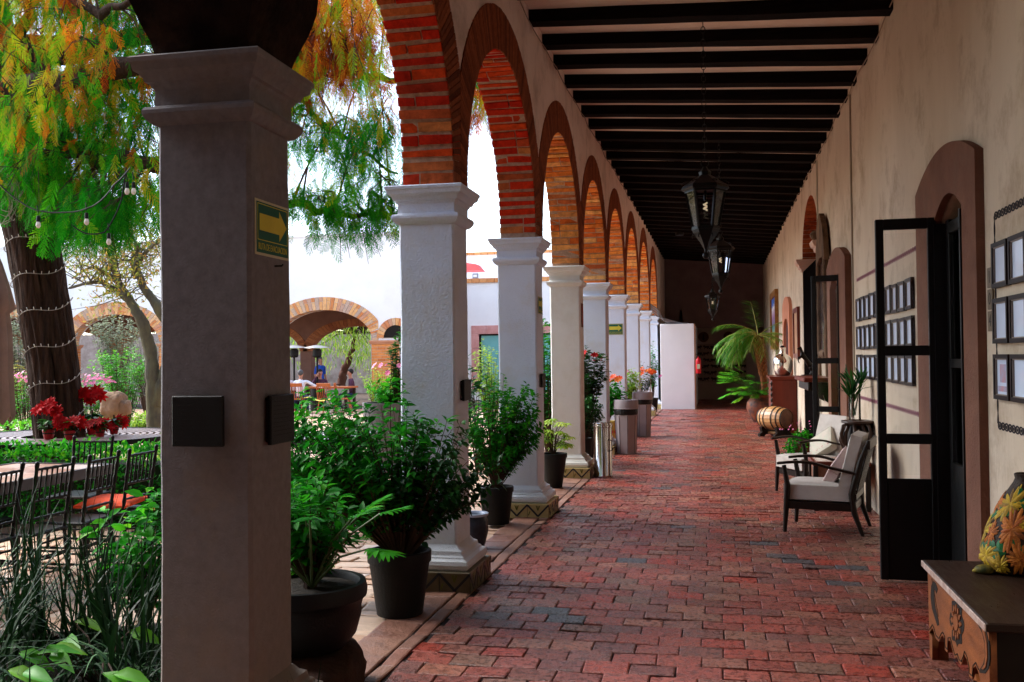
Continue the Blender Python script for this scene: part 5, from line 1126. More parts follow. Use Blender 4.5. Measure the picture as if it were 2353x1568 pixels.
mb=MB()
for a in (-1.9,-1.1,-.3): mb.add(sph((.145*math.cos(a),.145*math.sin(a),.27),.035,10,6,(1,1,1)))
mb.build('painted_blossom', mat('pot_red_paint',(.6,.02,.02),.4), t)
flower_pot((-1.93,21.0,0),'pale yellow and pink leaved shrub beyond the sixth column',PLAST,.4,(.03,0,1.05),(.34,.24,.42),1600,.07,LIME,[((0,0,1.2),(.14,.1,.18),8,.035,PINKL)],ntw=60)
flower_pot((-1.90,24.6,0),'bright orange red flowering shrub behind the farther grey bin',PLAST,.4,(.05,0,1.1),(.36,.24,.42),600,.07,DLEAF,[((.05,-.05,1.15),(.34,.24,.22),55,.05,ORAL)],ntw=50)
t = flower_pot((-1.85,28.4,0),'thin climbing plant with one pink bloom beside the farthest column',PLAST,.4,(.02,0,1.5),(.2,.15,.75),420,.09,LEAF,[((.22,-.05,1.0),(.06,.04,.04),3,.06,PINKL)],ntw=26,rbias=.1)

# ================================================================== COURTYARD
# ---- far arcade (north side), gallery and old stone wall
YA = 31.
ca = [gy(x, 700, YA).x for x in (264, 742)]; pit = (ca[1]-ca[0])/2; cs = [ca[1]-pit*k for k in range(5)]
hw, spz, rise = pit/2-.21, 2.22, 1.06
xr = gy(917, 700, YA).x
t = thing('courtyard_arcade', 'white courtyard wall pierced by wide brick arches on brick piers', 'arcade')
poly = [(xr+.5,0.),(xr+.5,5.75),(cs[-1]-pit/2-6,5.75),(cs[-1]-pit/2-6,0.)]
for c in cs[::-1]: poly += [(c-hw,0.)]+[(c-hw*math.cos(PI*k/24), spz+rise*math.sin(PI*k/24)) for k in range(25)]+[(c+hw,0.)]
wall2d('arcade_wall_face', poly, [], .5, WHITEM, MXZ(YA+.25), t)
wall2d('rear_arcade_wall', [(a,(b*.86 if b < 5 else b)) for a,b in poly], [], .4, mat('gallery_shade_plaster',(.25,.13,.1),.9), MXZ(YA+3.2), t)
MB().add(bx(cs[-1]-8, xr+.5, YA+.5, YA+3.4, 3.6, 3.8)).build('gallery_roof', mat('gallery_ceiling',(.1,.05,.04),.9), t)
MB().add(bx(cs[-1]-8, xr+.55, YA-.04, YA+.2, 5.75, 5.83)).build('wall_coping', WHITEM, t)
for c in cs:
    mb = MB(); n = 46
    for k in range(n):
        a, b = PI*(k+.06)/n, PI*(k+.94)/n
        P = lambda f, a: (c-(hw+f)*math.cos(a), spz+(rise+f)*math.sin(a))
        def cl(q): return [(min(max(u,c-pit/2+.004),c+pit/2-.004),v) for u,v in q]
        if k%2: cuts = [(0,.43)]
        else: cuts = [(0,.27),(.285,.43)]
        for f0, f1 in cuts: mb.add(prism(cl([P(f0-.004,a),P(f1,a),P(f1,b),P(f0-.004,b)]), YA-.02, YA+.42, 'y'))
    mb.build('arch_bricks', FARB, t)
mb = MB()
for c in cs:
    for k in range(40):
        a, b = PI*(k+.06)/40, PI*(k+.94)/40; P = lambda f, a: (c-(hw+f)*math.cos(a), (spz+(rise+f)*math.sin(a))*.86)
        mb.add(prism([P(-.01,a),P(.3,a),P(.3,b),P(-.01,b)], YA+2.96, YA+3.42, 'y'))
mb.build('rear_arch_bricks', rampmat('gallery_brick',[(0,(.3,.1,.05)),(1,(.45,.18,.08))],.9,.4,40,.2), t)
PIERB = rampmat('pier_brick',[(0,(.6,.2,.05)),(.6,(.68,.27,.08)),(1,(.5,.15,.04))],.8,.4,40,.3)
mb = MB(); mq = MB(); mc = MB()
for k in range(6):
    x0 = cs[0]+pit/2-pit*k-.22; x1 = x0+.44
    if k == 0: x1 += .50
    nz = 22
    for j in range(nz):
        z0 = .0+j*(spz-.12)/nz; z1 = z0+(spz-.12)/nz-.014; o = .24*(j%2)
        xs = [x0-.02]+[v for v in (x0+.2+o*.5, x0+.48+o) if v < x1-.05]+[x1+.02]
        for a, b in zip(xs[:-1], xs[1:]): mb.add(bx(a+.006, b-.006, YA-.03, YA+.5, z0, z1))
    mb.build('pier_bricks', PIERB, t); mb = MB()
    mq.add(bx(x0-.012, x1+.012, YA-.022, YA+.49, 0, spz-.1)); mc.add(sqloft(x0-.02,x1+.02,YA-.03,YA+.5,[(spz-.13,.0),(spz-.12,.03),(spz-.08,.04),(spz-.07,.06),(spz-.01,.07),(spz,.06)]))
mq.build('pier_mortar', FARM, t); mc.build('pier_capital', mat('pier_cap_brick',(.55,.26,.15),.8), t)
mb = MB()                                              # small arch of the return, right of the corner pier
c = gy(903, 760, YA-.3).x; R0 = .42
for k in range(14):
    a, b = PI*(k+.05)/14, PI*(k+.95)/14; mb.add(prism([(c-(R0)*math.cos(a),2.3+R0*math.sin(a)),(c-(R0+.24)*math.cos(a),2.3+(R0+.24)*math.sin(a)),(c-(R0+.24)*math.cos(b),2.3+(R0+.24)*math.sin(b)),(c-R0*math.cos(b),2.3+R0*math.sin(b))], YA-.05, YA+.02, 'y'))
mb.build('small_arch', FARB, t); MB().add(prism([(c-R0*math.cos(PI*k/14),2.3+R0*math.sin(PI*k/14)) for k in range(15)], YA-.03, YA-.005,'y')).build('small_arch_recess', GROOVE, t)
V = MB(); rn = random.Random(9)
tag(MB().add(bx(-50, -9, 45, 45.6, -.1, 3.0)).build('old_wall', RUBBLE), 'old grey rubble stone wall seen beyond the arches', 'wall')
# ---- white buildings on the right of the courtyard
YN = 37.
t = thing('white_building', 'white building with orange coping and pink stone window beyond the columns', 'building')
xa, xb = gy(917,700,YN).x-1.2, XO-.1
zt = gy(1110, 650, YN).z
wx0, wx1 = gy(1101,800,YN).x, gy(1275,800,YN).x; wz0, wz1 = .3, gy(1110,768,YN).z
wall2d('front_wall', [(xa,-.1),(xb,-.1),(xb,zt),(xa,zt)], [[(wx0,wz0),(wx1,wz0),(wx1,wz1),(wx0,wz1)]], .3, WHITEM, MXZ(YN+.15), t)
mb = MB(); x = xa
while x < xb: mb.add(bx(x+.01,min(x+.3,xb)-.01,YN-.08,YN+.35,zt+.002,zt+.17)); x += .3
mb.build('brick_coping', ORCAP, t)
z2 = gy(1110,586,YN+4).z; MB().add(bx(xa, xb, YN+4, YN+4.3, zt-.1, z2)).build('upper_wall', WHITEM, t); MB().add(bx(xa,xb,YN+.3,YN+4,zt-.3,zt-.1)).build('flat_roof', WHITEM, t)
mb = MB(); x = xa
while x < xb: mb.add(bx(x+.01,min(x+.3,xb)-.01,YN+3.92,YN+4.3,z2+.002,z2+.12)); x += .3
mb.build('upper_coping', ORCAP, t)
fw = .30; mb = MB(); nst = 6
for k in range(nst): a = wx0-fw+(wx1-wx0+2*fw)*k/nst; mb.add(cbx(a+.004,a+(wx1-wx0+2*fw)/nst-.004,YN-.05,YN+.1,wz1,wz1+.33,.006))
for k in range(4): z = wz0+(wz1-wz0)*k/4; mb.add(cbx(wx0-fw,wx0,YN-.05,YN+.1,z+.004,z+(wz1-wz0)/4-.004,.006)).add(cbx(wx1,wx1+fw,YN-.05,YN+.1,z+.004,z+(wz1-wz0)/4-.004,.006))
f = mb.build('window_surround', PINKST, t)
MB().add(bx(wx0+.06,wx1,YN+.1,YN+.12,wz0,wz1-.05)).build('window_pane', TEAL, t); MB().add(bx(wx0,wx0+.07,YN+.05,YN+.11,wz0,wz1)).add(bx(wx0,wx1,YN+.05,YN+.11,wz1-.06,wz1)).build('window_frame', BLK, t)
p = gy(1076,622,YN+1.5); tag(MB().add(([(p.x-.6,YN+1.5,p.z),(p.x+.5,YN+1.5,p.z),(p.x+.3,YN+1.6,p.z+.26),(p.x-.6,YN+1.7,p.z+.42),(p.x-.6,YN+2.4,p.z),(p.x+.5,YN+2.4,p.z),(p.x+.3,YN+2.3,p.z+.26),(p.x-.6,YN+2.2,p.z+.42)],[(0,1,2,3),(5,4,7,6),(0,4,5,1),(3,2,6,7),(0,3,7,4),(1,5,6,2)])).build('roof_tarp', mat('red_tarp',(.7,.1,.1),.7)), 'red tarp on the flat roof of the white building', 'tarp')
p = gy(1093,636,YN+3.9); t2 = thing('wall_lamp', 'small grey lamp box on the upper white wall', 'lamp', p); MB().add(cbx(-.12,.12,-.1,0,-.13,.13,.01)).build('lamp_housing', mat('lamp_grey',(.2,.2,.22),.5), t2); MB().add(bx(-.08,.08,-.105,-.101,-.02,.07)).build('lens', mat('lens_pale',(.6,.6,.65),.2), t2)

# ---- cypress
def cyp_plumes(P, D, L_, R_, parent, name='foliage', nl=15):
    P=np.array(P);D=np.array(D);n=len(P);D/=np.linalg.norm(D,axis=1)[:,None]; Sd=np.cross(D,RNG.normal(size=(n,3)));Sd/=np.linalg.norm(Sd,axis=1)[:,None]
    V=np.zeros((n,nl*2,4,3)); L_=np.array(L_); dn=np.array([0,0,-1.])
    for i in range(nl):
        f=.08+.92*i/nl; c=P+D*(L_*f)[:,None]+dn*(L_*.18*f*f)[:,None]; ll=L_*.19*math.sin(PI*(.15+.8*f))+.010
        for s in (0,1):
            sg=1 if s else -1; dr=D*.75+Sd*sg*.75+dn*.25+RNG.normal(size=(n,3))*.12; wv=np.cross(dr,np.cross(D,Sd)); wv/=np.linalg.norm(wv,axis=1)[:,None]; wd=.0040
            V[:,i*2+s,0]=c-wv*wd*.5;V[:,i*2+s,1]=c+wv*wd*.5;V[:,i*2+s,2]=c+dr*ll[:,None]+wv*wd*.7;V[:,i*2+s,3]=c+dr*ll[:,None]-wv*wd*.7
    m=n*nl*2; F=np.arange(m*4).reshape(m,4); rr=np.repeat(np.array(R_),nl*2)+RNG.normal(size=m)*.025
    return nmesh(name,V.reshape(-1,3),F,np.clip(rr,0,1),CYP,parent)
ct = thing('cypress_tree', 'huge old cypress with drooping green and orange feathery foliage, lights round its trunk', 'tree')
TP = [(-7.40,10.05,-.1),(-7.46,10.06,.5),(-7.6,10.08,1.6),(-7.85,10.1,2.9),(-8.15,10.1,4.1),(-8.6,10.2,6),(-9.0,10.3,8.5),(-9.2,10.4,11)]
TR = [.33,.28,.275,.29,.30,.26,.18,.1]
K=28; V=[];F=[]; 
def tpos(z):
    for a,b,ra,rb in zip(TP[:-1],TP[1:],TR[:-1],TR[1:]):
        if a[2]<=z<=b[2]: f=(z-a[2])/(b[2]-a[2]); return Vector(a).lerp(Vector(b),f), ra+(rb-ra)*f
    return Vector(TP[-1]), TR[-1]
nz=110
for j in range(nz+1):
    z=-.1+11*j/nz; c,r=tpos(z)
    for k in range(K*3):
        a=2*PI*k/(K*3); g=noise.noise(Vector((math.cos(a)*3.2,math.sin(a)*3.2,z*.55)))*.07-abs(noise.noise(Vector((math.cos(a)*12,math.sin(a)*12,z*.8))))*.22; rr=r*(1.03+g); V.append((c.x+rr*math.cos(a),c.y+rr*math.sin(a),z))
for j in range(nz):
    for k in range(K*3): F.append((j*K*3+k,j*K*3+(k+1)%(K*3),(j+1)*K*3+(k+1)%(K*3),(j+1)*K*3+k))
MB().add((V,F)).build('trunk', BARK, ct, smooth=80)
def limb(pts, r0, r1, n=7, mat_=BARK, wob=.03, name='limb', parent=None):
    pts=[Vector(p) for p in pts]; Q=[]
    for a,b in zip(pts[:-1],pts[1:]):
        m=6
        for i in range(m): Q.append(a.lerp(b,i/m)+Vector(RNG.normal(size=3)*wob))
    Q.append(pts[-1]); N_=len(Q)-1
    MB().add(tube(Q,[(r0+(r1-r0)*i/N_)*(1+.045*RNG.normal()) for i in range(N_+1)],n)).build(name,mat_,parent or ct,smooth=70,fix=False); return Q
LB=[]
tz=lambda z: tuple(tpos(z)[0])
LB+=limb([tz(3.9),gy(0,212,9.4),gy(150,195,8.9),gy(330,148,8.2),gy(480,120,7.8)],.17,.07)
LB+=limb([tz(3.4),gy(150,340,9.8),gy(260,365,9.2),gy(370,378,8.8),gy(520,400,8.6)],.11,.05)
LB+=limb([tz(4.6),gy(60,120,10),gy(130,195,9.8),gy(150,330,9.6)],.13,.05)
LB+=limb([tz(4.3),gy(300,360,10.),gy(520,420,9.8),gy(665,470,9.6),gy(790,492,9.5),gy(925,492,9.5)],.09,.014)
LB+=limb([tz(5.2),gy(500,60,10),gy(690,115,9.8),gy(770,30,9.6),gy(860,-60,9.4)],.12,.03)
LB+=limb([tz(5),gy(560,200,11),gy(700,240,10.8),gy(800,330,10.6),gy(915,400,10.4)],.07,.012)
LB+=limb([tz(5.5),gy(600,100,11.5),gy(850,180,11.5),gy(1000,190,11.6),gy(1130,230,11.8)],.08,.012)
LB+=limb([tz(4.8),gy(100,-60,9.3),gy(230,30,8.7),gy(340,-20,8.2)],.08,.03)
LB+=limb([tz(5.6),(-6.5,8,6.6),(-4.2,6.2,6.4)],.11,.03); LB+=limb([tz(5.6),(-8.8,7.5,6.8),(-8.5,5.2,7)],.11,.03); LB+=limb([tz(5.2),(-10,9,6.5),(-12,8.5,7)],.12,.03); LB+=limb([tz(6),(-10.5,12,8),(-12,13,8.5)],.12,.03); LB+=limb([tz(6.5),(-7,12.5,9),(-5,13.5,9.5)],.12,.03); LB+=limb([tz(7),(-7.5,8,10),(-6,6.5,10.5)],.1,.03)
LBa=np.array([tuple(v) for v in LB])
P=[];D=[];LL=[];R_=[];mb=MB()
def cluster(c, tint, npl, spread=.38, tw=True):
    c=np.array(c); d=np.linalg.norm(LBa-c,axis=1)+np.maximum(0,c[2]-.0-LBa[:,2])*.0; a=LBa[np.argmin(d+RNG.random(len(d))*.7)]
    L0=np.linalg.norm(c-a)
    if L0>2.2: a=c+(a-c)*2.2/L0
    mid=(a+c)/2+np.array([0,0,.22])+RNG.normal(size=3)*.14; pts=[(1-f)**2*a+2*f*(1-f)*mid+f*f*c for f in [i/7 for i in range(8)]]
    mb.add(tube(pts,[.014*(1-.75*i/7) for i in range(8)],4,False))
    for _ in range(3):
        e=c+RNG.normal(size=3)*spread*.8+np.array([0,0,-.2]); mb.add(tube([pts[5],(pts[5]+e)/2+np.array([0,0,.06]),e],[.006,.005,.002],3,False))
    for _ in range(int(npl*1.25)):
        f=RNG.random(); b=pts[5]*(1-f)+c*f+RNG.normal(size=3)*spread*.55*np.array([1,1,.7]); P.append(b); dd=RNG.normal(size=3)*.42+np.array([0,0,-1.0]); D.append(dd); LL.append(RNG.uniform(.16,.36)); R_.append(np.clip(tint+RNG.normal()*.17,0,1))
def reg(x0,x1,y0,y1,n,ya,yb,tintf,npl=26,spread=.38):
    for _ in range(n):
        x=RNG.uniform(x0,x1);y=RNG.uniform(y0,y1);Y=RNG.uniform(ya,yb); cluster(gy(x,y,Y),tintf(x,y),npl,spread)
nzv=lambda x,y,s=.017: noise.noise(Vector((x*s,y*s,1.7)))
tl=lambda x,y: (.60 if y<170 else .38)+nzv(x,y)*.9
reg(-60,362,-60,250,54,8.0,11.5,tl,26); reg(-40,362,200,450,50,8.6,12,lambda x,y:.38+nzv(x,y)*.9,26)
reg(90,345,420,520,26,8.2,11,lambda x,y:.18+nzv(x,y)*.35,26,.3); reg(60,230,470,525,7,8.6,9.3,lambda x,y:.15,24,.22); reg(-30,60,330,440,9,8.6,10,lambda x,y:.22,26)
tr=lambda x,y:(.72 if y<170 else .48 if y<330 else .25)+nzv(x,y)*.8
reg(660,900,-60,150,27,8.6,11,lambda x,y:.74+nzv(x,y)*.5,26,.32); reg(650,880,110,300,24,8.8,11.2,tr,24,.32); reg(660,880,300,420,12,9,11,lambda x,y:.3+nzv(x,y)*.4,18,.3); reg(680,900,440,480,7,9.2,9.8,lambda x,y:.2,22,.22); reg(740,915,460,520,5,9.2,9.8,lambda x,y:.16,14,.2)
reg(1050,1118,120,270,9,11,12,lambda x,y:.5+nzv(x,y)*1.2,26,.26)
reg(362,660,-60,420,40,8.4,12,tr,22)
for _ in range(75):  # unseen crown clusters, added out of view to shade the near floor
    cluster((RNG.uniform(-10.5,-3.0),RNG.uniform(3.6,8.2),RNG.uniform(5.2,8)),RNG.uniform(.2,.8),24,.5)
for _ in range(60):                                     # the part of the crown above the picture
    a=RNG.uniform(0,2*PI);r=RNG.uniform(.5,4.6); cluster((-8.+r*math.cos(a),10.4+r*math.sin(a)*.9,RNG.uniform(6.2,10)-r*.35),RNG.uniform(.2,.8),22,.5)
cyp_plumes(P,D,LL,R_,ct); mb.build('twig', TWIG, ct, fix=False)
# fairy lights wound round the trunk, and the cable string with bulbs
mb=MB();bl=MB(); pts=[]; z=.95
k=0
while z<4.:
    a=-.9+k*.13; c,r=tpos(z); pts.append((c.x+(r*1.07)*math.cos(a),c.y+(r*1.07)*math.sin(a),z+.03*math.sin(a*3)))
    if k%2==0: q=pts[-1]; bl.add(bar(q,(q[0]+.02*math.cos(a),q[1]+.02*math.sin(a),q[2]+.03),.007))
    k+=1; z+=.42*.13/(2*PI)
WC=mat('white_cord',(.3,.27,.24),.6); ft=thing('fairy_lights','thin white fairy light cord wound in rings round the cypress trunk','string lights'); mb.add(tube(pts,.005,4)).build('cord',WC,ft); bl.build('lamp',mat('tiny_lamp',(.75,.75,.75),.3),ft)
def festoon(pp, Y, bulbs, label):
    t=thing('festoon_lights',label,'string lights'); Q=[gy(x,y,Y) for x,y in pp]; S_=[]
    for i in range(len(Q)-1):
        for k in range(6): S_.append(Q[i].lerp(Q[i+1],k/6)+Vector((0,0,-.01*math.sin(PI*k/6))))
    S_.append(Q[-1]); MB().add(tube(S_,.007,5)).build('cable',BLK,t)
    for x,y in bulbs:
        c=gy(x,y,Y); b=MB().add(lathe([(.009,.08),(.015,.076),(.017,.035),(.014,.026)],12,c)).add(tube([c+Vector((0,0,.1)),c+Vector((-.01,0,.17))],.005,5)).build('socket',BLK,t); MB().add(lathe([(.012,.03),(.019,.01),(.021,-.008),(.014,-.024),(.004,-.03)],14,c)).build('bulb',mat('clear_bulb',(.75,.72,.62),.12),b,smooth=60)
festoon([(-40,400),(0,425),(44,462),(87,484),(154,488),(200,479),(233,460),(262,425),(300,385)],7.6,[(88,517),(199,510),(292,440),(307,440)],'black festoon cable with four clear bulbs before the cypress foliage')
festoon([(290,385),(279,460),(262,500),(240,534),(198,537),(165,517)],7.9,[(250,556)],'second black festoon cable looping below the first, with a dark socket')
Q=[]
for k in range(9):
    a0=gy(10+RNG.uniform(-15,40),400,8.9)
    ra_, rb_ = RNG.uniform(.08,.2), RNG.uniform(.12,.42)
    Q.append([a0+Vector((ra_*math.cos(i*.42+k)+.012*math.sin(i*2.1),.03*math.sin(i),-.25-rb_*math.sin(i*.42+k*.6))) for i in range(int(RNG.uniform(11,19)))])
mb=MB()
for q in Q: mb.add(tube(q,.0045,5))
mb.add(tube([gy(0,430,8.9),gy(60,415,8.9),gy(75,425,8.9)],.006,5)).add(tube([gy(45,455,8.9),gy(80,398,8.9)],.018,6)); tag(mb.build('cable_tangle',WC),'tangle of pale cables hanging at the left edge against the cypress trunk','cable')

# ---- ring bench table round the trunk, poinsettias
rt = thing('ring_table', 'round slatted iron table built around the cypress trunk', 'table', (-7.42,10.05,0)); mb=MB()
for r in np.linspace(.46,1.22,11): mb.add(lathe([(r,.735),(r+.045,.735),(r+.045,.75),(r,.75)],64,cap=False))
GM=mat('worn_iron_slat',(.33,.25,.24),.4,(.2,.14,.13),vs=10,metal=.2)
mb.build('slatted_top',GM,rt); mb=MB()
mb.add(lathe([(1.25,.70),(1.28,.70),(1.28,.757),(1.25,.757)],64,cap=False))
for k in range(12): a=2*PI*k/12; mb.add(bar((.44*math.cos(a),.44*math.sin(a),.725),(1.26*math.cos(a),1.26*math.sin(a),.725),.02))
mb.build('rim_and_spokes',BLK,rt)
for k in range(6): a=2*PI*k/6+.3; MB().add(tube([(1.1*math.cos(a),1.1*math.sin(a),-.03),(1.1*math.cos(a),1.1*math.sin(a),.72)],.02,8)).build('leg',BLK,rt)
POTR=mat('red_foil_pot',(.3,.01,.015),.35)
def poinsettia(x,y,s,label,h=.18,tilt=None):
    d=ray(x,y); p=gz(x,y,.757); t=thing('poinsettia',label,'potted plant',p,0,'poinsettias round the cypress trunk'); pot(t,.075*s,.13*s,POTR,rim=.008,rimh=.03)
    P=[];D=[];U=[];R_=[];Pg=[];Dg=[]
    for i in range(int(13*s)):
        c=np.array([RNG.uniform(-.13,.13)*s,RNG.uniform(-.12,.12)*s,(.16+h+RNG.uniform(-.07,.05))*s]); b=RNG.random()
        nm=np.array([RNG.uniform(-.3,.7),-.75,RNG.uniform(.2,.7)]); nm/=np.linalg.norm(nm); e1=np.cross(nm,[0,0,1.]); e1/=np.linalg.norm(e1); e2=np.cross(nm,e1)
        for q in range(9): th=2*PI*q/9+b; P.append(c); D.append(e1*math.cos(th)+e2*math.sin(th)+nm*RNG.uniform(.0,.4)); U.append(nm); R_.append(np.clip(b*.6+.3*RNG.random(),0,1))
    for i in range(22): th=RNG.uniform(0,6.3); Pg.append((0,0,RNG.uniform(.12,.25)*s)); Dg.append((math.cos(th),math.sin(th),RNG.uniform(-.3,.4)))
    leafmesh('bract',P,D,U,.095*s,.045*s,R_,REDL,t); leafmesh('foliage',Pg,Dg,rv(22,.2)+np.array([0,0,1]),.14*s,.07*s,RNG.random(22),DLEAF,t); MB().add(tube([(0,0,.08*s),(0,0,.3*s)],.012*s,6)).build('stem',TWIG,t)
poinsettia(112,1010,.85,'tall red poinsettia against the left of the cypress trunk',.26); poinsettia(160,1011,.8,'low dark red poinsettia in the middle before the trunk',.1); poinsettia(212,998,.95,'tallest red poinsettia right of the cypress trunk',.33); poinsettia(230,1004,.75,'small red poinsettia in a shiny red pot right of trunk',.03); poinsettia(262,998,.75,'bright red poinsettia at the right end of the ring table',.03)

# ---- bamboo style iron chairs
def chiavari(loc, rz, label, cushion_=False):
    t=thing('bistro_chair',label,'chair',loc,rz,'black bamboo style chairs'); W=.185
    def bamboo(a,b,r=.012,k=4):
        a=Vector(a);b=Vector(b); P=[];Rr=[]
        for i in range(k*3+1): f=i/(k*3); P.append(a.lerp(b,f)); Rr.append(r*(1.35 if i%3==0 else 1))
        return tube(P,Rr,6)
    for s in (-1,1):
        MB().add(bamboo((s*W,-.19,0),(s*W*.98,-.17,.45),.014)).build('front_leg',BLK,t,smooth=60); MB().add(bamboo((s*W*.92,.22,0),(s*W*.92,.17,.45),.014)).build('rear_leg',BLK,t,smooth=60); MB().add(bamboo((s*W*.92,.17,.45),(s*W,.24,.93),.013,5)).add(sph((s*W,.242,.94),.017,8,6)).build('back_post',BLK,t,smooth=60)
    mb=MB()
    for z,y in ((.90,.235),(.68,.205),(.56,.188)): mb.add(bamboo((-W,y,z),(W,y,z),.009,4))
    for k in range(6): x=-W+.055+k*(2*W-.11)/5; mb.add(bamboo((x,.206,.68),(x,.235,.90),.0065,3))
    mb.build('backrest',BLK,t,smooth=60); mb=MB()
    for z in (.15,.27):
        for s in (-1,1): mb.add(bamboo((s*W,-.185,z),(s*W*.92,.21,z),.008,3))
        mb.add(bamboo((-W,-.185,z+.02),(W,-.185,z+.02),.008,3)).add(bamboo((-W,.205,z+.02),(W,.205,z+.02),.008,3))
    mb.build('stretcher',BLK,t,smooth=60); MB().add(cbx(-W-.01,W+.01,-.2,.19,.435,.46,.008)).build('seat',BLK,t)
    return t
c0=chiavari((-4.72,7.02,-.03),math.radians(-90),'black bamboo style chair holding the orange cushion, nearest the hedge')
def cc(x,y,rz,label): return dup(c0,None,(x,y,-.03),math.radians(rz),label)
cc(-4.74,6.54,-88,'black bamboo style chair just left of the one with orange cushion'); cc(-4.78,6.06,-92,'black bamboo style chair, third from the hedge along the table'); cc(-4.85,5.62,-86,'black bamboo style chair cut by the left picture edge')
cc(-5.6,7.78,6,'black bamboo style chair at the far end of the stone topped table'); cc(gz(330,1030,0).x-1.5,12.9,4,'black bamboo style chair standing beyond the ring table, before tall grass'); 
cc(-4.05,8.6,200,'black bamboo style chair turned away, between grey column and bushes'); cc(-3.6,10.2,95,'black bamboo style chair at the right side of grey topped table'); cc(-4.6,9.35,185,'black bamboo style chair on near side of the grey topped table')
# orange cushion on the first chair
n=10;V=[];F=[]
for a in (0,1):
    for i in range(n+1):
        for j in range(n+1):
            u,v=-1+2*i/n,-1+2*j/n; e=max(0,(1-abs(u)**4)*(1-abs(v)**4))**.5; V.append((u*.21,v*.2,(.012+.035*e+.006*noise.noise(Vector((u*2,v*2,a))))*(1 if a else -.6)))
N1=(n+1)**2
for a in (0,1):
    for i in range(n):
        for j in range(n): F.append((a*N1+i*(n+1)+j,a*N1+(i+1)*(n+1)+j,a*N1+(i+1)*(n+1)+j+1,a*N1+i*(n+1)+j+1))
bd=[(i,0) for i in range(n)]+[(n,j) for j in range(n)]+[(n-i,n) for i in range(n)]+[(0,n-j) for j in range(n)]
for k in range(len(bd)): (i,j),(p,q)=bd[k],bd[(k+1)%len(bd)]; F.append((i*(n+1)+j,p*(n+1)+q,N1+p*(n+1)+q,N1+i*(n+1)+j))
o=MB().add((V,F)).build('seat_cushion',ORC,smooth=60); o.location=(-4.76,7.02,.475); o.rotation_euler=(.05,0,.1); tag(o,'bright orange cushion lying on a black chair seat','cushion')
MB().add(tube([(.2,.18,0),(.25,.2,-.05),(.24,.21,-.1)],[.012,.008,.012],5)).build('tie',ORC,o)
def stone_table(x0,x1,y0,y1,label,m,edge=BLK):
    t=thing('stone_table',label,'table'); mb=MB(); nx=max(1,int((x1-x0)/.3)); ny=max(1,int((y1-y0)/.3))
    for i in range(nx):
        for j in range(ny): mb.add(cbx(x0+.03+(x1-x0-.06)*i/nx+.002,x0+.03+(x1-x0-.06)*(i+1)/nx-.002,y0+.03+(y1-y0-.06)*j/ny+.002,y0+.03+(y1-y0-.06)*(j+1)/ny-.002,.70,.735,.002))
    mb.build('tile_top',m,t); mb=MB()
    for a in ((x0,x1,y0,y0+.028),(x0,x1,y1-.028,y1),(x0,x0+.028,y0+.028,y1-.028),(x1-.028,x1,y0+.028,y1-.028)): mb.add(bx(*a,.66,.742))
    mb.build('metal_edge',mat('edge_steel',(.12,.12,.13),.3,metal=.6),t)
    for x in (x0+.08,x1-.08):
        for y in (y0+.08,y1-.08): MB().add(cbx(x-.02,x+.02,y-.02,y+.02,-.03,.68,.003)).build('leg',BLK,t)
    return t
stone_table(-5.95,-5.0,4.9,7.4,'long table with brown stone tiles and metal edge, left',TABLETOP)
GT=rampmat('pale_stone_top',[(0,(.55,.55,.58)),(1,(.68,.68,.7))],.3,.6,18,.5,.35,5)
stone_table(-5.3,-3.95,9.9,11.1,'pale grey stone topped table just right of the near column',GT)
# ---- hedges, beds
def hedge(x0,x1,y0,y1,h,n,ls,m,label,dens=1):
    t=thing('hedge',label,'hedge'); MB().add(bx(x0+.12,x1-.12,y0+.12,y1-.12,-.03,h-.12)).build('branches',mat('hedge_core',(.012,.022,.008),.95),t)
    P=[];D=[]
    for _ in range(n):
        f=RNG.choice(['t','s','s','e']); 
        if f=='t': p=(RNG.uniform(x0,x1),RNG.uniform(y0,y1),h+RNG.normal()*.03); d=(0,0,1)
        elif f=='s': s=RNG.random()<.75; p=(RNG.uniform(x0,x1),(y0 if s else y1)+RNG.normal()*.035,RNG.uniform(0,h)); d=(0,-1 if s else 1,.2)
        else: s=RNG.random()<.7; p=((x1 if s else x0)+RNG.normal()*.035,RNG.uniform(y0,y1),RNG.uniform(0,h)); d=(1 if s else -1,0,.2)
        P.append(p); D.append(np.array(d)*.7+RNG.normal(size=3)*.6)
    leafmesh('foliage',P,D,rv(len(P),.6)+np.array([0,0,1]),ls*RNG.uniform(.7,1.3,len(P)),ls*.6,np.clip(RNG.random(len(P))*.7+.3*(np.array(P)[:,2]/h>.85),0,1),m,t); return t
hedge(-9.2,-5.15,8.6,9.25,.70,8200,.055,LEAF,'clipped green hedge in front of the ring table, behind the chairs')
hedge(-14.5,-9.8,13.2,14.0,.62,3800,.07,BLEAF,'bright green hedge at the far left beyond the cypress trunk')
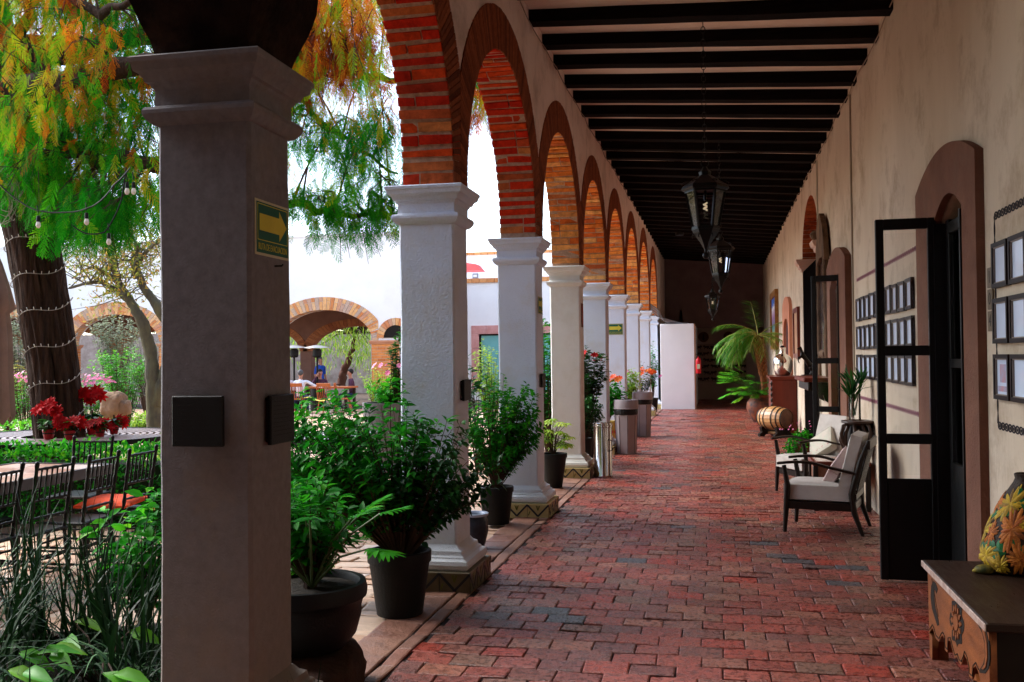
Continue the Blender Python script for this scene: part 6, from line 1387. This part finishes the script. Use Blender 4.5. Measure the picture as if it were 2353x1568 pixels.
# foreground bed
bed=[(-2.45,3.2),(-2.45,5.25),(-2.75,5.4),(-3.2,5.25),(-3.7,4.95),(-4.3,4.9),(-5.2,5.05),(-6.5,4.8),(-6.5,1.6),(-2.45,1.6)]
struct(MB().add(prism(bed,-.05,.0)).build('planting_bed_soil',SOIL))
mb=MB()
for a,b in zip(bed[1:8],bed[2:8]): mb.add(bar((a[0],a[1],-.0),(b[0],b[1],-.0),.11,.10))
tag(mb.build('bed_kerb',ROCK),'low dark stone kerb curving round the foreground planting bed','kerb')
def blades(name,centers,n,L0,L1,wd,m,parent,lean=.35,bend=.6,rb=0,zb=0.):
    V=[];F=[];R_=[];K=7
    for i in range(n):
        c=centers[i%len(centers)]; b=Vector((c[0]+RNG.normal()*.06,c[1]+RNG.normal()*.06,zb)); a=RNG.uniform(0,6.28); L_=RNG.uniform(L0,L1); d=Vector((math.cos(a)*lean*RNG.random(),math.sin(a)*lean*RNG.random(),1)).normalized(); w_=wd*RNG.uniform(.7,1.2); sd=Vector((-math.sin(a+RNG.normal()*.5),math.cos(a),0)).normalized(); bd=bend*RNG.random()**1.6; o=len(V); p=b.copy()
        for k in range(K+1):
            f=k/K; ww=w_*(1-.92*f**2.2)*.5; V+= [tuple(p-sd*ww),tuple(p+sd*ww)]; d=(d+Vector((math.cos(a)*bd*.35,math.sin(a)*bd*.35,-bd*.34*f))).normalized(); p=p+d*L_/K
        for k in range(K): F.append((o+2*k,o+2*k+1,o+2*k+3,o+2*k+2)); R_.append(min(1,max(0,RNG.random()*.75+rb+.25*(bd>.4*bend))))
        R_[-K:]=[R_[-K]]*K
    return nmesh(name,np.array(V),np.array(F),np.array(R_),m,parent)
k=0
for cx_,cy_,n_,lab in [(-3.4,4.75,140,'dark upright sedge clump in the middle of the foreground bed'),(-3.85,4.75,170,'tall dark sedge clump at the left edge of the foreground bed'),(-2.95,4.5,90,'low arching sedge clump beside the near column'),(-3.55,4.15,90,'broad arching sedge clump at the bottom left')]:
    t=thing('sedge_clump',lab,'plant',(cx_,cy_,0),0,'sedge clumps of the foreground bed'); cen=[(RNG.normal()*.14,RNG.normal()*.13) for _ in range(9)]
    lo,hi=((.4,1.05) if k<2 else (.4,.8)); blades('blade',cen,n_,lo,hi,.014 if k<2 else .018,SEDGE,t,.35 if k<2 else .8,.7 if k<2 else 1.5,.1 if k>1 else 0); k+=1
t=thing('leafy_shrub','loose green leafy shrub hugging the near grey column on its left','plant',(-3.32,5.2,0)); bush((0,0,.52),(.30,.28,.42),560,.09,LEAF,ntw=42,parent=t,base=(0,0,.02),rbias=.15,aspect=.6)
t=thing('broadleaf_plant','low plant with broad lime green leaves at the bottom left corner','plant',(-2.95,4.28,0)); P=[];D=[]
for (x,y) in ((45,1500),(85,1505),(120,1500),(20,1540),(55,1545),(170,1430),(150,1470),(110,1495),(300,1450),(235,1548),(262,1550)): q=gz(x,y,.22)-Vector((-2.95,4.28,0)); P.append(tuple(q)); D.append((RNG.uniform(.4,1),RNG.uniform(-.4,.2),RNG.uniform(-.1,.25)))
for pp_,dd_ in zip(P,D): leafmesh('broad_leaf',[pp_],[dd_],rv(1,.15)+np.array([-.1,-.5,1]),.19,.075,[RNG.uniform(.4,1)],BLEAF,t,curl=.35,fold=.3)
mb=MB()
for p in P: mb.add(tube([(0,0,0),(p[0]*.5,p[1]*.5,.2),p],.004,4,False))
mb.build('stem',TWIG,t,fix=False)
cv=[(-3+RNG.normal()*.5,3.9+RNG.normal()*.45) for _ in range(60)]
o=blades('ground_cover',cv,500,.15,.4,.012,SEDGE,None,.9,1.4,.0); tag(o,'dark low grass and litter covering the foreground bed','ground cover',kind='stuff')
# ---- middle distance planting
t=thing('mesquite_tree','leaning mossy tree with thin crooked limbs left of the grey column','tree')
Y2=15.5; L2=[]
for pts,r0,r1 in ([(357,1050),(356,960),(352,880),(345,800),(325,735),(300,695),(272,650),(255,600)],.16,.05),([(300,695),(270,668),(235,648),(205,650),(160,662)],.06,.02),([(357,930),(385,840),(398,765),(362,705),(330,660),(312,610),(318,560)],.13,.04),([(272,650),(240,625),(212,612),(165,640)],.05,.012),([(318,600),(345,570),(375,545)],.05,.015),([(312,640),(300,600),(330,575)],.04,.012),([(255,600),(235,560),(250,520)],.04,.012): L2+=limb([gy(x,y,Y2+RNG.uniform(-.1,.1)) for x,y in pts],r0,r1,12,MOSSB,.006,parent=t)
L2=np.array([tuple(v) for v in L2]); P=[];D=[];R_=[];mb=MB()
for _ in range(150):
    a=L2[RNG.integers(len(L2)//5,len(L2))]
    if a[2]<2.6: continue
    e=a+RNG.normal(size=3)*np.array([.5,.5,.4])+np.array([0,0,.35]); m_=(a+e)/2+RNG.normal(size=3)*.12; mb.add(tube([a,m_,e],[.012,.008,.003],4,False))
    for j in range(26): f=RNG.random(); p=(1-f)*m_+f*e+RNG.normal(size=3)*.12; P.append(p); D.append(RNG.normal(size=3)+np.array([0,0,-.3])); R_.append(RNG.random())
leafmesh('foliage',P,D,rv(len(P)),.075,.026,R_,YELB,t); mb.build('twig',MOSSB,t,fix=False)
def shrub(x,y,Y,rx,rz_,n,ls,m,label,stems=True,name='garden_shrub',cat='shrub',bark=TWIG,ntw=60,**k):
    c=gy(x,y,Y); t=thing(name,label,cat,(c.x,Y,0)); bush((0,0,c.z),(rx,rx*.8,rz_),n,ls,m,parent=t,base=(0,0,-.03),ntw=ntw,twm=bark,tr=k.pop('tr',.005),**k); return t
shrub(282,835,18.5,.75,.42,2600,.075,BLEAF,'bright green open shrub with several thin stems, before the white chairs',rbias=.05)
shrub(265,752,26,1.0,.55,2600,.10,OLIVE,'grey green olive like bush in front of the left brick arch'); shrub(38,780,24,.75,1.0,2200,.10,OLIVE,'tall grey green bush at the far left edge')
shrub(335,800,25,.6,.5,900,.09,OLIVE,'small grey green bush right of the olive like bush'); shrub(150,775,27,.5,.4,700,.09,OLIVE,'grey green bush peeping from behind the cypress trunk')
shrub(20,865,18,.6,.4,900,.07,YELB,'ochre leaved bush low at the far left')
for x,y,Y,lab in ((58,880,15.5,'clump of pale pink flowers left of the cypress trunk'),(208,885,15,'clump of pale pink flowers right of the cypress trunk')):
    t=shrub(x,y+14,Y,.42,.35,900,.055,BLEAF,lab,name='flower_clump',cat='flowers'); cc_=gy(x,y,Y); flowers(t,(0,0,cc_.z),(.4,.35,.3),90,.03,PINKL,k=5)
for x,y,s,lab in ((262,930,.17,'large tan boulder right of the cypress trunk'),(285,938,.10,'smaller pinkish boulder touching the large tan one')):
    c=gy(x,y,13.6); tag(rockmesh((c.x,13.6,max(.1,c.z)),s,s,s*1.15,BOULD,'boulder',s*30),lab,'boulder')
t=thing('grass_tuft','grey green grass tufts around the boulders','plant',(gy(310,945,13.8).x,13.8,-.03)); blades('blade',[(RNG.normal()*.6,RNG.normal()*.3) for _ in range(20)],420,.3,.6,.014,LIME,t,.6,1.,.0)
t=thing('flower_border','low bright green border plants beyond the yellow rope','plant',(gz(690,938,0).x,21,-.03)); bush((0,0,.25),(1.3,.5,.22),1500,.08,LIME,ntw=70,parent=t,base=(0,0,0),lname='foliage')
t=thing('rope_barrier','yellow rope on short grey posts along the flower border','barrier'); q=[gz(655,938,0),gz(712,952,0),gz(760,958,0)]
for p in q: MB().add(tube([p,p+Vector((0,0,.55))],.02,8)).build('post',mat('post_grey',(.4,.4,.42),.4),t)
for a,b in zip(q[:-1],q[1:]): MB().add(tube([a.lerp(b,i/8)+Vector((0,0,.5-.08*math.sin(PI*i/8))) for i in range(9)],.014,6)).build('rope',mat('yellow_rope',(.65,.55,.12),.7),t)
c=gz(668,935,0); tag(MB().add(lathe([(.13,0),(.13,.55),(.12,.57),(.001,.57)],20,c)).build('bollard',GREYPL,smooth=40),'short pale cylinder bollard beside the near column edge','bollard')
# round grey planter by the second column with flowers
c=gy(893,905,13.5); t=thing('round_planter','wide grey round planter of mixed flowers left of second column','potted plant',(c.x,13.5,0)); MB().add(lathe([(.3,0),(.33,.55),(.38,.9),(.38,.97),(.35,.97),(.34,.9)],28)).build('planter',mat('planter_grey',(.12,.12,.13),.6),t,smooth=40); MB().add(lathe([(.001,.9),(.35,.9)],20)).build('soil',SOIL,t)
bush((0,0,1.14),(.36,.3,.2),900,.07,LEAF,ntw=50,parent=t,base=(0,0,.9),rbias=.2); bush((.22,0,1.6),(.22,.2,.55),520,.085,DLEAF,ntw=30,parent=t,base=(.1,0,.9),lname='climber',rbias=.3); flowers(t,(.1,-.1,1.3),(.35,.2,.5),9,.05,PINKL)
shrub(872,868,24,.6,.3,1500,.06,LIME,'soft yellow green rounded bush beside the brick pier'); shrub(1125,850,19,.42,.75,1800,.07,LIME,'pale green conical shrub in front of the teal window'); shrub(1256,820,15.,.3,.75,1100,.09,LEAF,'climbing green plant seen between third and fourth columns'); shrub(1258,935,15.2,.3,.4,900,.07,LIME,'yellow green bush low between third and fourth columns')
shrub(1095,880,12.5,.25,.5,260,.12,DLEAF,'dark leafy spray beside the second column edge',ntw=20)
# umbrella folded at left edge
c=gy(-14,800,8.6); t=thing('folded_umbrella','folded taupe parasol at the left picture edge','parasol',(c.x,8.6,0)); TAU=mat('taupe_cloth',(.25,.16,.13),.85,vs=6,bump=.3,bs=12)
n=40;V=[];F=[];pf=[(.02,2.75),(.07,2.6),(.13,2.35),(.17,2.15),(.12,2.1),(.14,1.9),(.15,1.5),(.165,1.2),(.175,1.02)]
for r,z in pf:
    for k in range(n): a=2*PI*k/n; rr=r*(1+.16*math.cos(8*a)+.06*math.cos(3*a+z*2)); V.append((rr*math.cos(a),rr*math.sin(a),z+(.05*math.cos(8*a) if z<1.1 else 0)))
for i in range(len(pf)-1):
    for k in range(n): F.append((i*n+k,i*n+(k+1)%n,(i+1)*n+(k+1)%n,(i+1)*n+k))
MB().add((V,F)).build('canopy',TAU,t,smooth=70); MB().add(tube([(0,0,0),(0,0,2.7)],.025,10)).build('pole',BLK,t); MB().add(cbx(-.25,.25,-.25,.25,-.03,.05,.01)).build('base',BLK,t)
# ---- far furniture and diners
def far_table(x0,x1,y0,y1,h,label,m=ORWOOD):
    t=thing('dining_table',label,'table'); MB().add(cbx(x0,x1,y0,y1,h-.05,h,.006)).build('table_top',m,t)
    for x in (x0+.1,x1-.1):
        for y in (y0+.1,y1-.1): MB().add(cbx(x-.04,x+.04,y-.04,y+.04,-.03,h-.05,.004)).build('leg',DKWOOD,t)
    return t
a=gz(245,884,.77); b=gz(372,884,.77); far_table(a.x,b.x+.5,a.y-.3,a.y+.7,.77,'orange wooden table among the white chairs, left')
def white_chair(loc,rz,label):
    t=thing('sling_chair',label,'chair',loc,rz,'white sling chairs'); WS=mat('white_sling',(.6,.6,.56),.8)
    V=[];F=[];n=6
    for k in range(n+1): f=k/n; V+= [(-.25+.03*f,.22+.1*f,.42+.48*f),(.25-.03*f,.22+.1*f,.42+.48*f)]
    for k in range(n): F.append((2*k,2*k+1,2*k+3,2*k+2))
    V2=[(x,y+.015,z) for x,y,z in V]; m=len(V); F2=[tuple(q+m for q in f[::-1]) for f in F]; MB().add((V+V2,F+F2+[(0,m,m+1,1),(2*n,2*n+1,m+2*n+1,m+2*n)])).build('backrest',WS,t,fix=False)
    MB().add(cbx(-.25,.25,-.25,.24,.42,.45,.006)).build('seat',mat('grey_seat',(.25,.27,.32),.6),t)
    for sx in (-1,1):
        for sy in (-1,1): MB().add(tube([(sx*.23,sy*.22,0),(sx*.22,sy*.2,.43)],.012,6)).build('leg',BLK,t)
    return t
p1=gz(262,958,0);p1=gy(262,930,a.y-.55); w1=white_chair((p1.x,a.y-.6,-.03),math.radians(170),'white sling chair at the orange table, nearer the cypress trunk'); p2=gy(337,930,a.y-.55); dup(w1,None,(p2.x,a.y-.6,-.03),math.radians(182),'white sling chair at the orange table, nearer the grey column')
dup(w1,None,(gy(300,900,a.y+1.).x,a.y+1.0,-.03),0,'white sling chair on the far side of the orange table')
def person(loc,rz,label,shirt,pants,hair,pose='sit',arms=None,turn=0,skin=SKIN,face=True):
    t=thing('person',label,'person',loc,rz)
    sit=pose=='sit'; hz=.50 if sit else .92; sh=hz+.50
    lean=-.06 if sit else 0
    pts=[];eg=[];lb=[]
    def add(p,r,par=None,l=0):
        pts.append((p,r)); i=len(pts)-1
        if par is not None: eg.append((par,i)); lb.append(l)
        return i
    pel=add((0,0,hz),.13); wa=add((0,lean*.5,hz+.17),.115,pel,1); ch=add((0,lean,hz+.36),(.15,.11),wa,1); nk=add((0,lean*1.1,sh+.03),.055,ch,1); n2=add((0,lean*1.3-.01,sh+.10),.05,nk,0); hd=add((0,lean*1.5-.015,sh+.20),.078,n2,0); ht=add((0,lean*1.5,sh+.265),.07,hd,0)
    add((.0,lean*1.5-.095,sh+.19),.014,hd,0)
    for s in (-1,1):
        add((s*.078,lean*1.5,sh+.2),.015,hd,0)
        sd=add((s*.19,lean,sh-.02),.055,ch,1); ar=(arms or {}).get(s) or ([(s*.24,-.04+lean,sh-.30),(s*.20,-.28,hz+.27),(s*.16,-.36,hz+.27)] if sit else [(s*.24,.02,sh-.30),(s*.25,-.06,sh-.55),(s*.25,-.09,sh-.63)])
        el=add(ar[0],.042,sd,1); wr=add(ar[1],.028,el,1 if sit else 0); pm=add(ar[2],.03,wr,0); d=(Vector(ar[2])-Vector(ar[1])).normalized(); sx=d.cross(Vector((0,0,1))).normalized()
        for q in range(4): f0=Vector(ar[2])+sx*(q-1.5)*.018; f1=f0+d*(.045+.006*(q in (1,2))); f2=f1+d*.025+Vector((0,0,-.02)); i1=add(tuple(f1),.009,pm,0); add(tuple(f2),.008,i1,0)
        th=Vector(ar[1]).lerp(Vector(ar[2]),.7)-sx*s*.03; i1=add(tuple(th+d*.02),.010,wr,0); add(tuple(th+d*.045),.009,i1,0)
        hp=add((s*.09,0,hz-.03),.10,pel,2)
        if sit: kn=add((s*.11,-.42,hz),.068,hp,2); an=add((s*.11,-.40,.09),.045,kn,2); add((s*.11,-.54,.045),.038,an,3)
        else: kn=add((s*.10,-.02 if s>0 else -.14,.50),.062,hp,2); an=add((s*.10,.03 if s>0 else -.10,.09),.042,kn,2); add((s*.10,-.10 if s>0 else -.24,.04),.038,an,3)
    skin_mesh('body',pts,eg,[skin,shirt,pants,SHOE],t,1,lb)
    c=(0,lean*1.5,sh+.235); MB().add(sph((0,c[1]+.022,c[2]+.005),.097,14,9,(.9,1.,1.))).build('hair',hair,t,smooth=80)
    if face:
        for s in (-1,1): MB().add(sph((s*.03,c[1]-.083,c[2]-.02),.009,6,5)).build('eye',HAIR,t)
        MB().add(sph((0,c[1]-.08,c[2]-.085),.018,6,4,(1,.4,.3))).build('mouth',mat('lips',(.3,.08,.07),.6),t)
    return t
YD=28.; q=lambda x: gy(x,900,YD).x
far_table(q(690),q(792),YD+.25,YD+1.15,.76,'long orange wooden dining table with seated diners under the big arch')
def wood_chair(loc,rz,label):
    t=thing('dining_chair',label,'chair',loc,rz,'orange wooden dining chairs'); mb=MB()
    for k in range(6): x=-.15+k*.06; mb.add(tube([(x,.20,.46),(x*1.1,.25,.84)],.011,6))
    mb.build('spindle',ORWOOD,t); MB().add(cbx(-.22,.22,.235,.27,.82,.93,.012)).build('top_rail',ORWOOD,t)
    MB().add(tube([(-.2,.2,.46),(-.215,.25,.85)],.016,6)).add(tube([(.2,.2,.46),(.215,.25,.85)],.016,6)).build('back_post',ORWOOD,t); MB().add(cbx(-.22,.22,-.22,.22,.43,.465,.012)).build('seat',ORWOOD,t)
    for sx in (-1,1):
        for sy in (-1,1): MB().add(tube([(sx*.22,sy*.24,0),(sx*.16,sy*.16,.44)],.018,6)).build('leg',ORWOOD,t)
    return t
w0=wood_chair((q(666),YD-.32,-.03),PI,'orange wooden chair under the diner in pale shirt, at column edge'); dup(w0,None,(q(694),YD-.35,-.03),PI+.15,'orange wooden chair under the diner in white shirt'); dup(w0,None,(q(764),YD-.45,-.03),PI,'empty orange wooden chair at the dining table'); dup(w0,None,(q(795),YD-.2,-.03),PI-1.3,'orange wooden chair turned sideways at the table end')
person((q(667),YD-.28,-.03),PI,'seated person in pale pink white shirt seen from behind, at the column edge',mat('pale_shirt',(.66,.58,.64),.8),JEANS,HAIR,face=False)
person((q(698),YD-.28,-.03),PI+.1,'seated person in bright white shirt seen from behind, arm on the table',SHIRTW,JEANS,HAIRG,face=False,arms={-1:[(-.42,-.1,.84),(-.62,-.3,.78),(-.70,-.36,.78)]})
person((q(690),YD+1.5,-.03),.5,'person facing the camera behind the table, raising a hand to the face',SHIRTP,JEANS,HAIR,arms={-1:[(-.28,-.15,.8),(-.12,-.25,1.1),(-.08,-.22,1.18)]})
person((q(771),YD+1.45,-.03),-1.1,'seated person with black hair in plum shirt at the right of table',SHIRTP,JEANS,HAIR)
person((gy(736,860,YA+1.2).x,YA+1.2,-.03),1.2,'standing person in blue shirt walking beyond the dining table',SHIRTB,JEANS,HAIRG,pose='stand')
person((gy(265,880,a.y+1.).x,a.y+1.0,-.03),.2,'seated person in light blue shirt behind the orange table, left',mat('light_blue_shirt',(.4,.5,.8),.8),JEANS,HAIR)
def heater(x,Y,label):
    c=gy(x,850,Y); t=thing('patio_heater',label,'patio heater',(c.x,Y,-.03),0,'patio heaters'); z=gy(x,795,Y).z
    MB().add(tube([(0,0,0),(0,0,z-.35)],.035,8)).build('pole',BLK,t); MB().add(lathe([(.1,z-.35),(.14,z-.3),(.14,z-.1),(.08,z-.06)],16)).build('burner',BLK,t); MB().add(lathe([(.42,z-.04),(.4,z-.02),(.1,z+.05),(.001,z+.06)],24,cap=False)).build('reflector_hood',mat('hood_metal',(.6,.6,.6),.3,metal=.6),t,smooth=60); MB().add(lathe([(.22,0),(.22,.75),(.18,.8)],16)).build('gas_housing',BLK,t)
heater(676,29.5,'patio heater at the near column edge, left of the pair'); heater(729,29.3,'patio heater behind the diners, right of the pair')
# trees beyond the arcade
def weeping(x,Y,label,pts,m=OLIVE):
    t=thing('pepper_tree',label,'tree'); L3=limb([gy(a,b,Y) for a,b in pts],.2,.06,8,mat('red_bark',(.12,.05,.035),.9),.03,parent=t); c=L3[-1]; P=[];D=[];R_=[];mb=MB()
    for _ in range(70):
        e=np.array(c)+RNG.normal(size=3)*np.array([1.6,.8,.55])+np.array([0,0,.5]); mb.add(tube([tuple(c),tuple((np.array(c)+e)/2+np.array([0,0,.2])),tuple(e)],[.04,.02,.01],4,False))
        for j in range(46): P.append(e+RNG.normal(size=3)*np.array([.3,.3,.1])+np.array([0,0,-RNG.random()*1.1])); D.append(RNG.normal(size=3)*.3+np.array([0,0,-1])); R_.append(RNG.random())
    leafmesh('foliage',P,D,rv(len(P)),.2,.035,R_,m,t,shape='blade'); mb.build('branch',TWIG,t,fix=False)
weeping(0,38.5,'weeping tree with reddish leaning trunk seen through the big arch',[(783,885),(790,855),(800,830),(812,800),(815,765)],LIME); weeping(0,47,'weeping green tree beyond the old stone wall',[(700,860),(705,820),(700,790),(690,765)],LIME)
weeping(0,47,'green tree beyond the old wall behind the left arches',[(300,860),(302,820),(305,790),(310,770)],OLIVE)
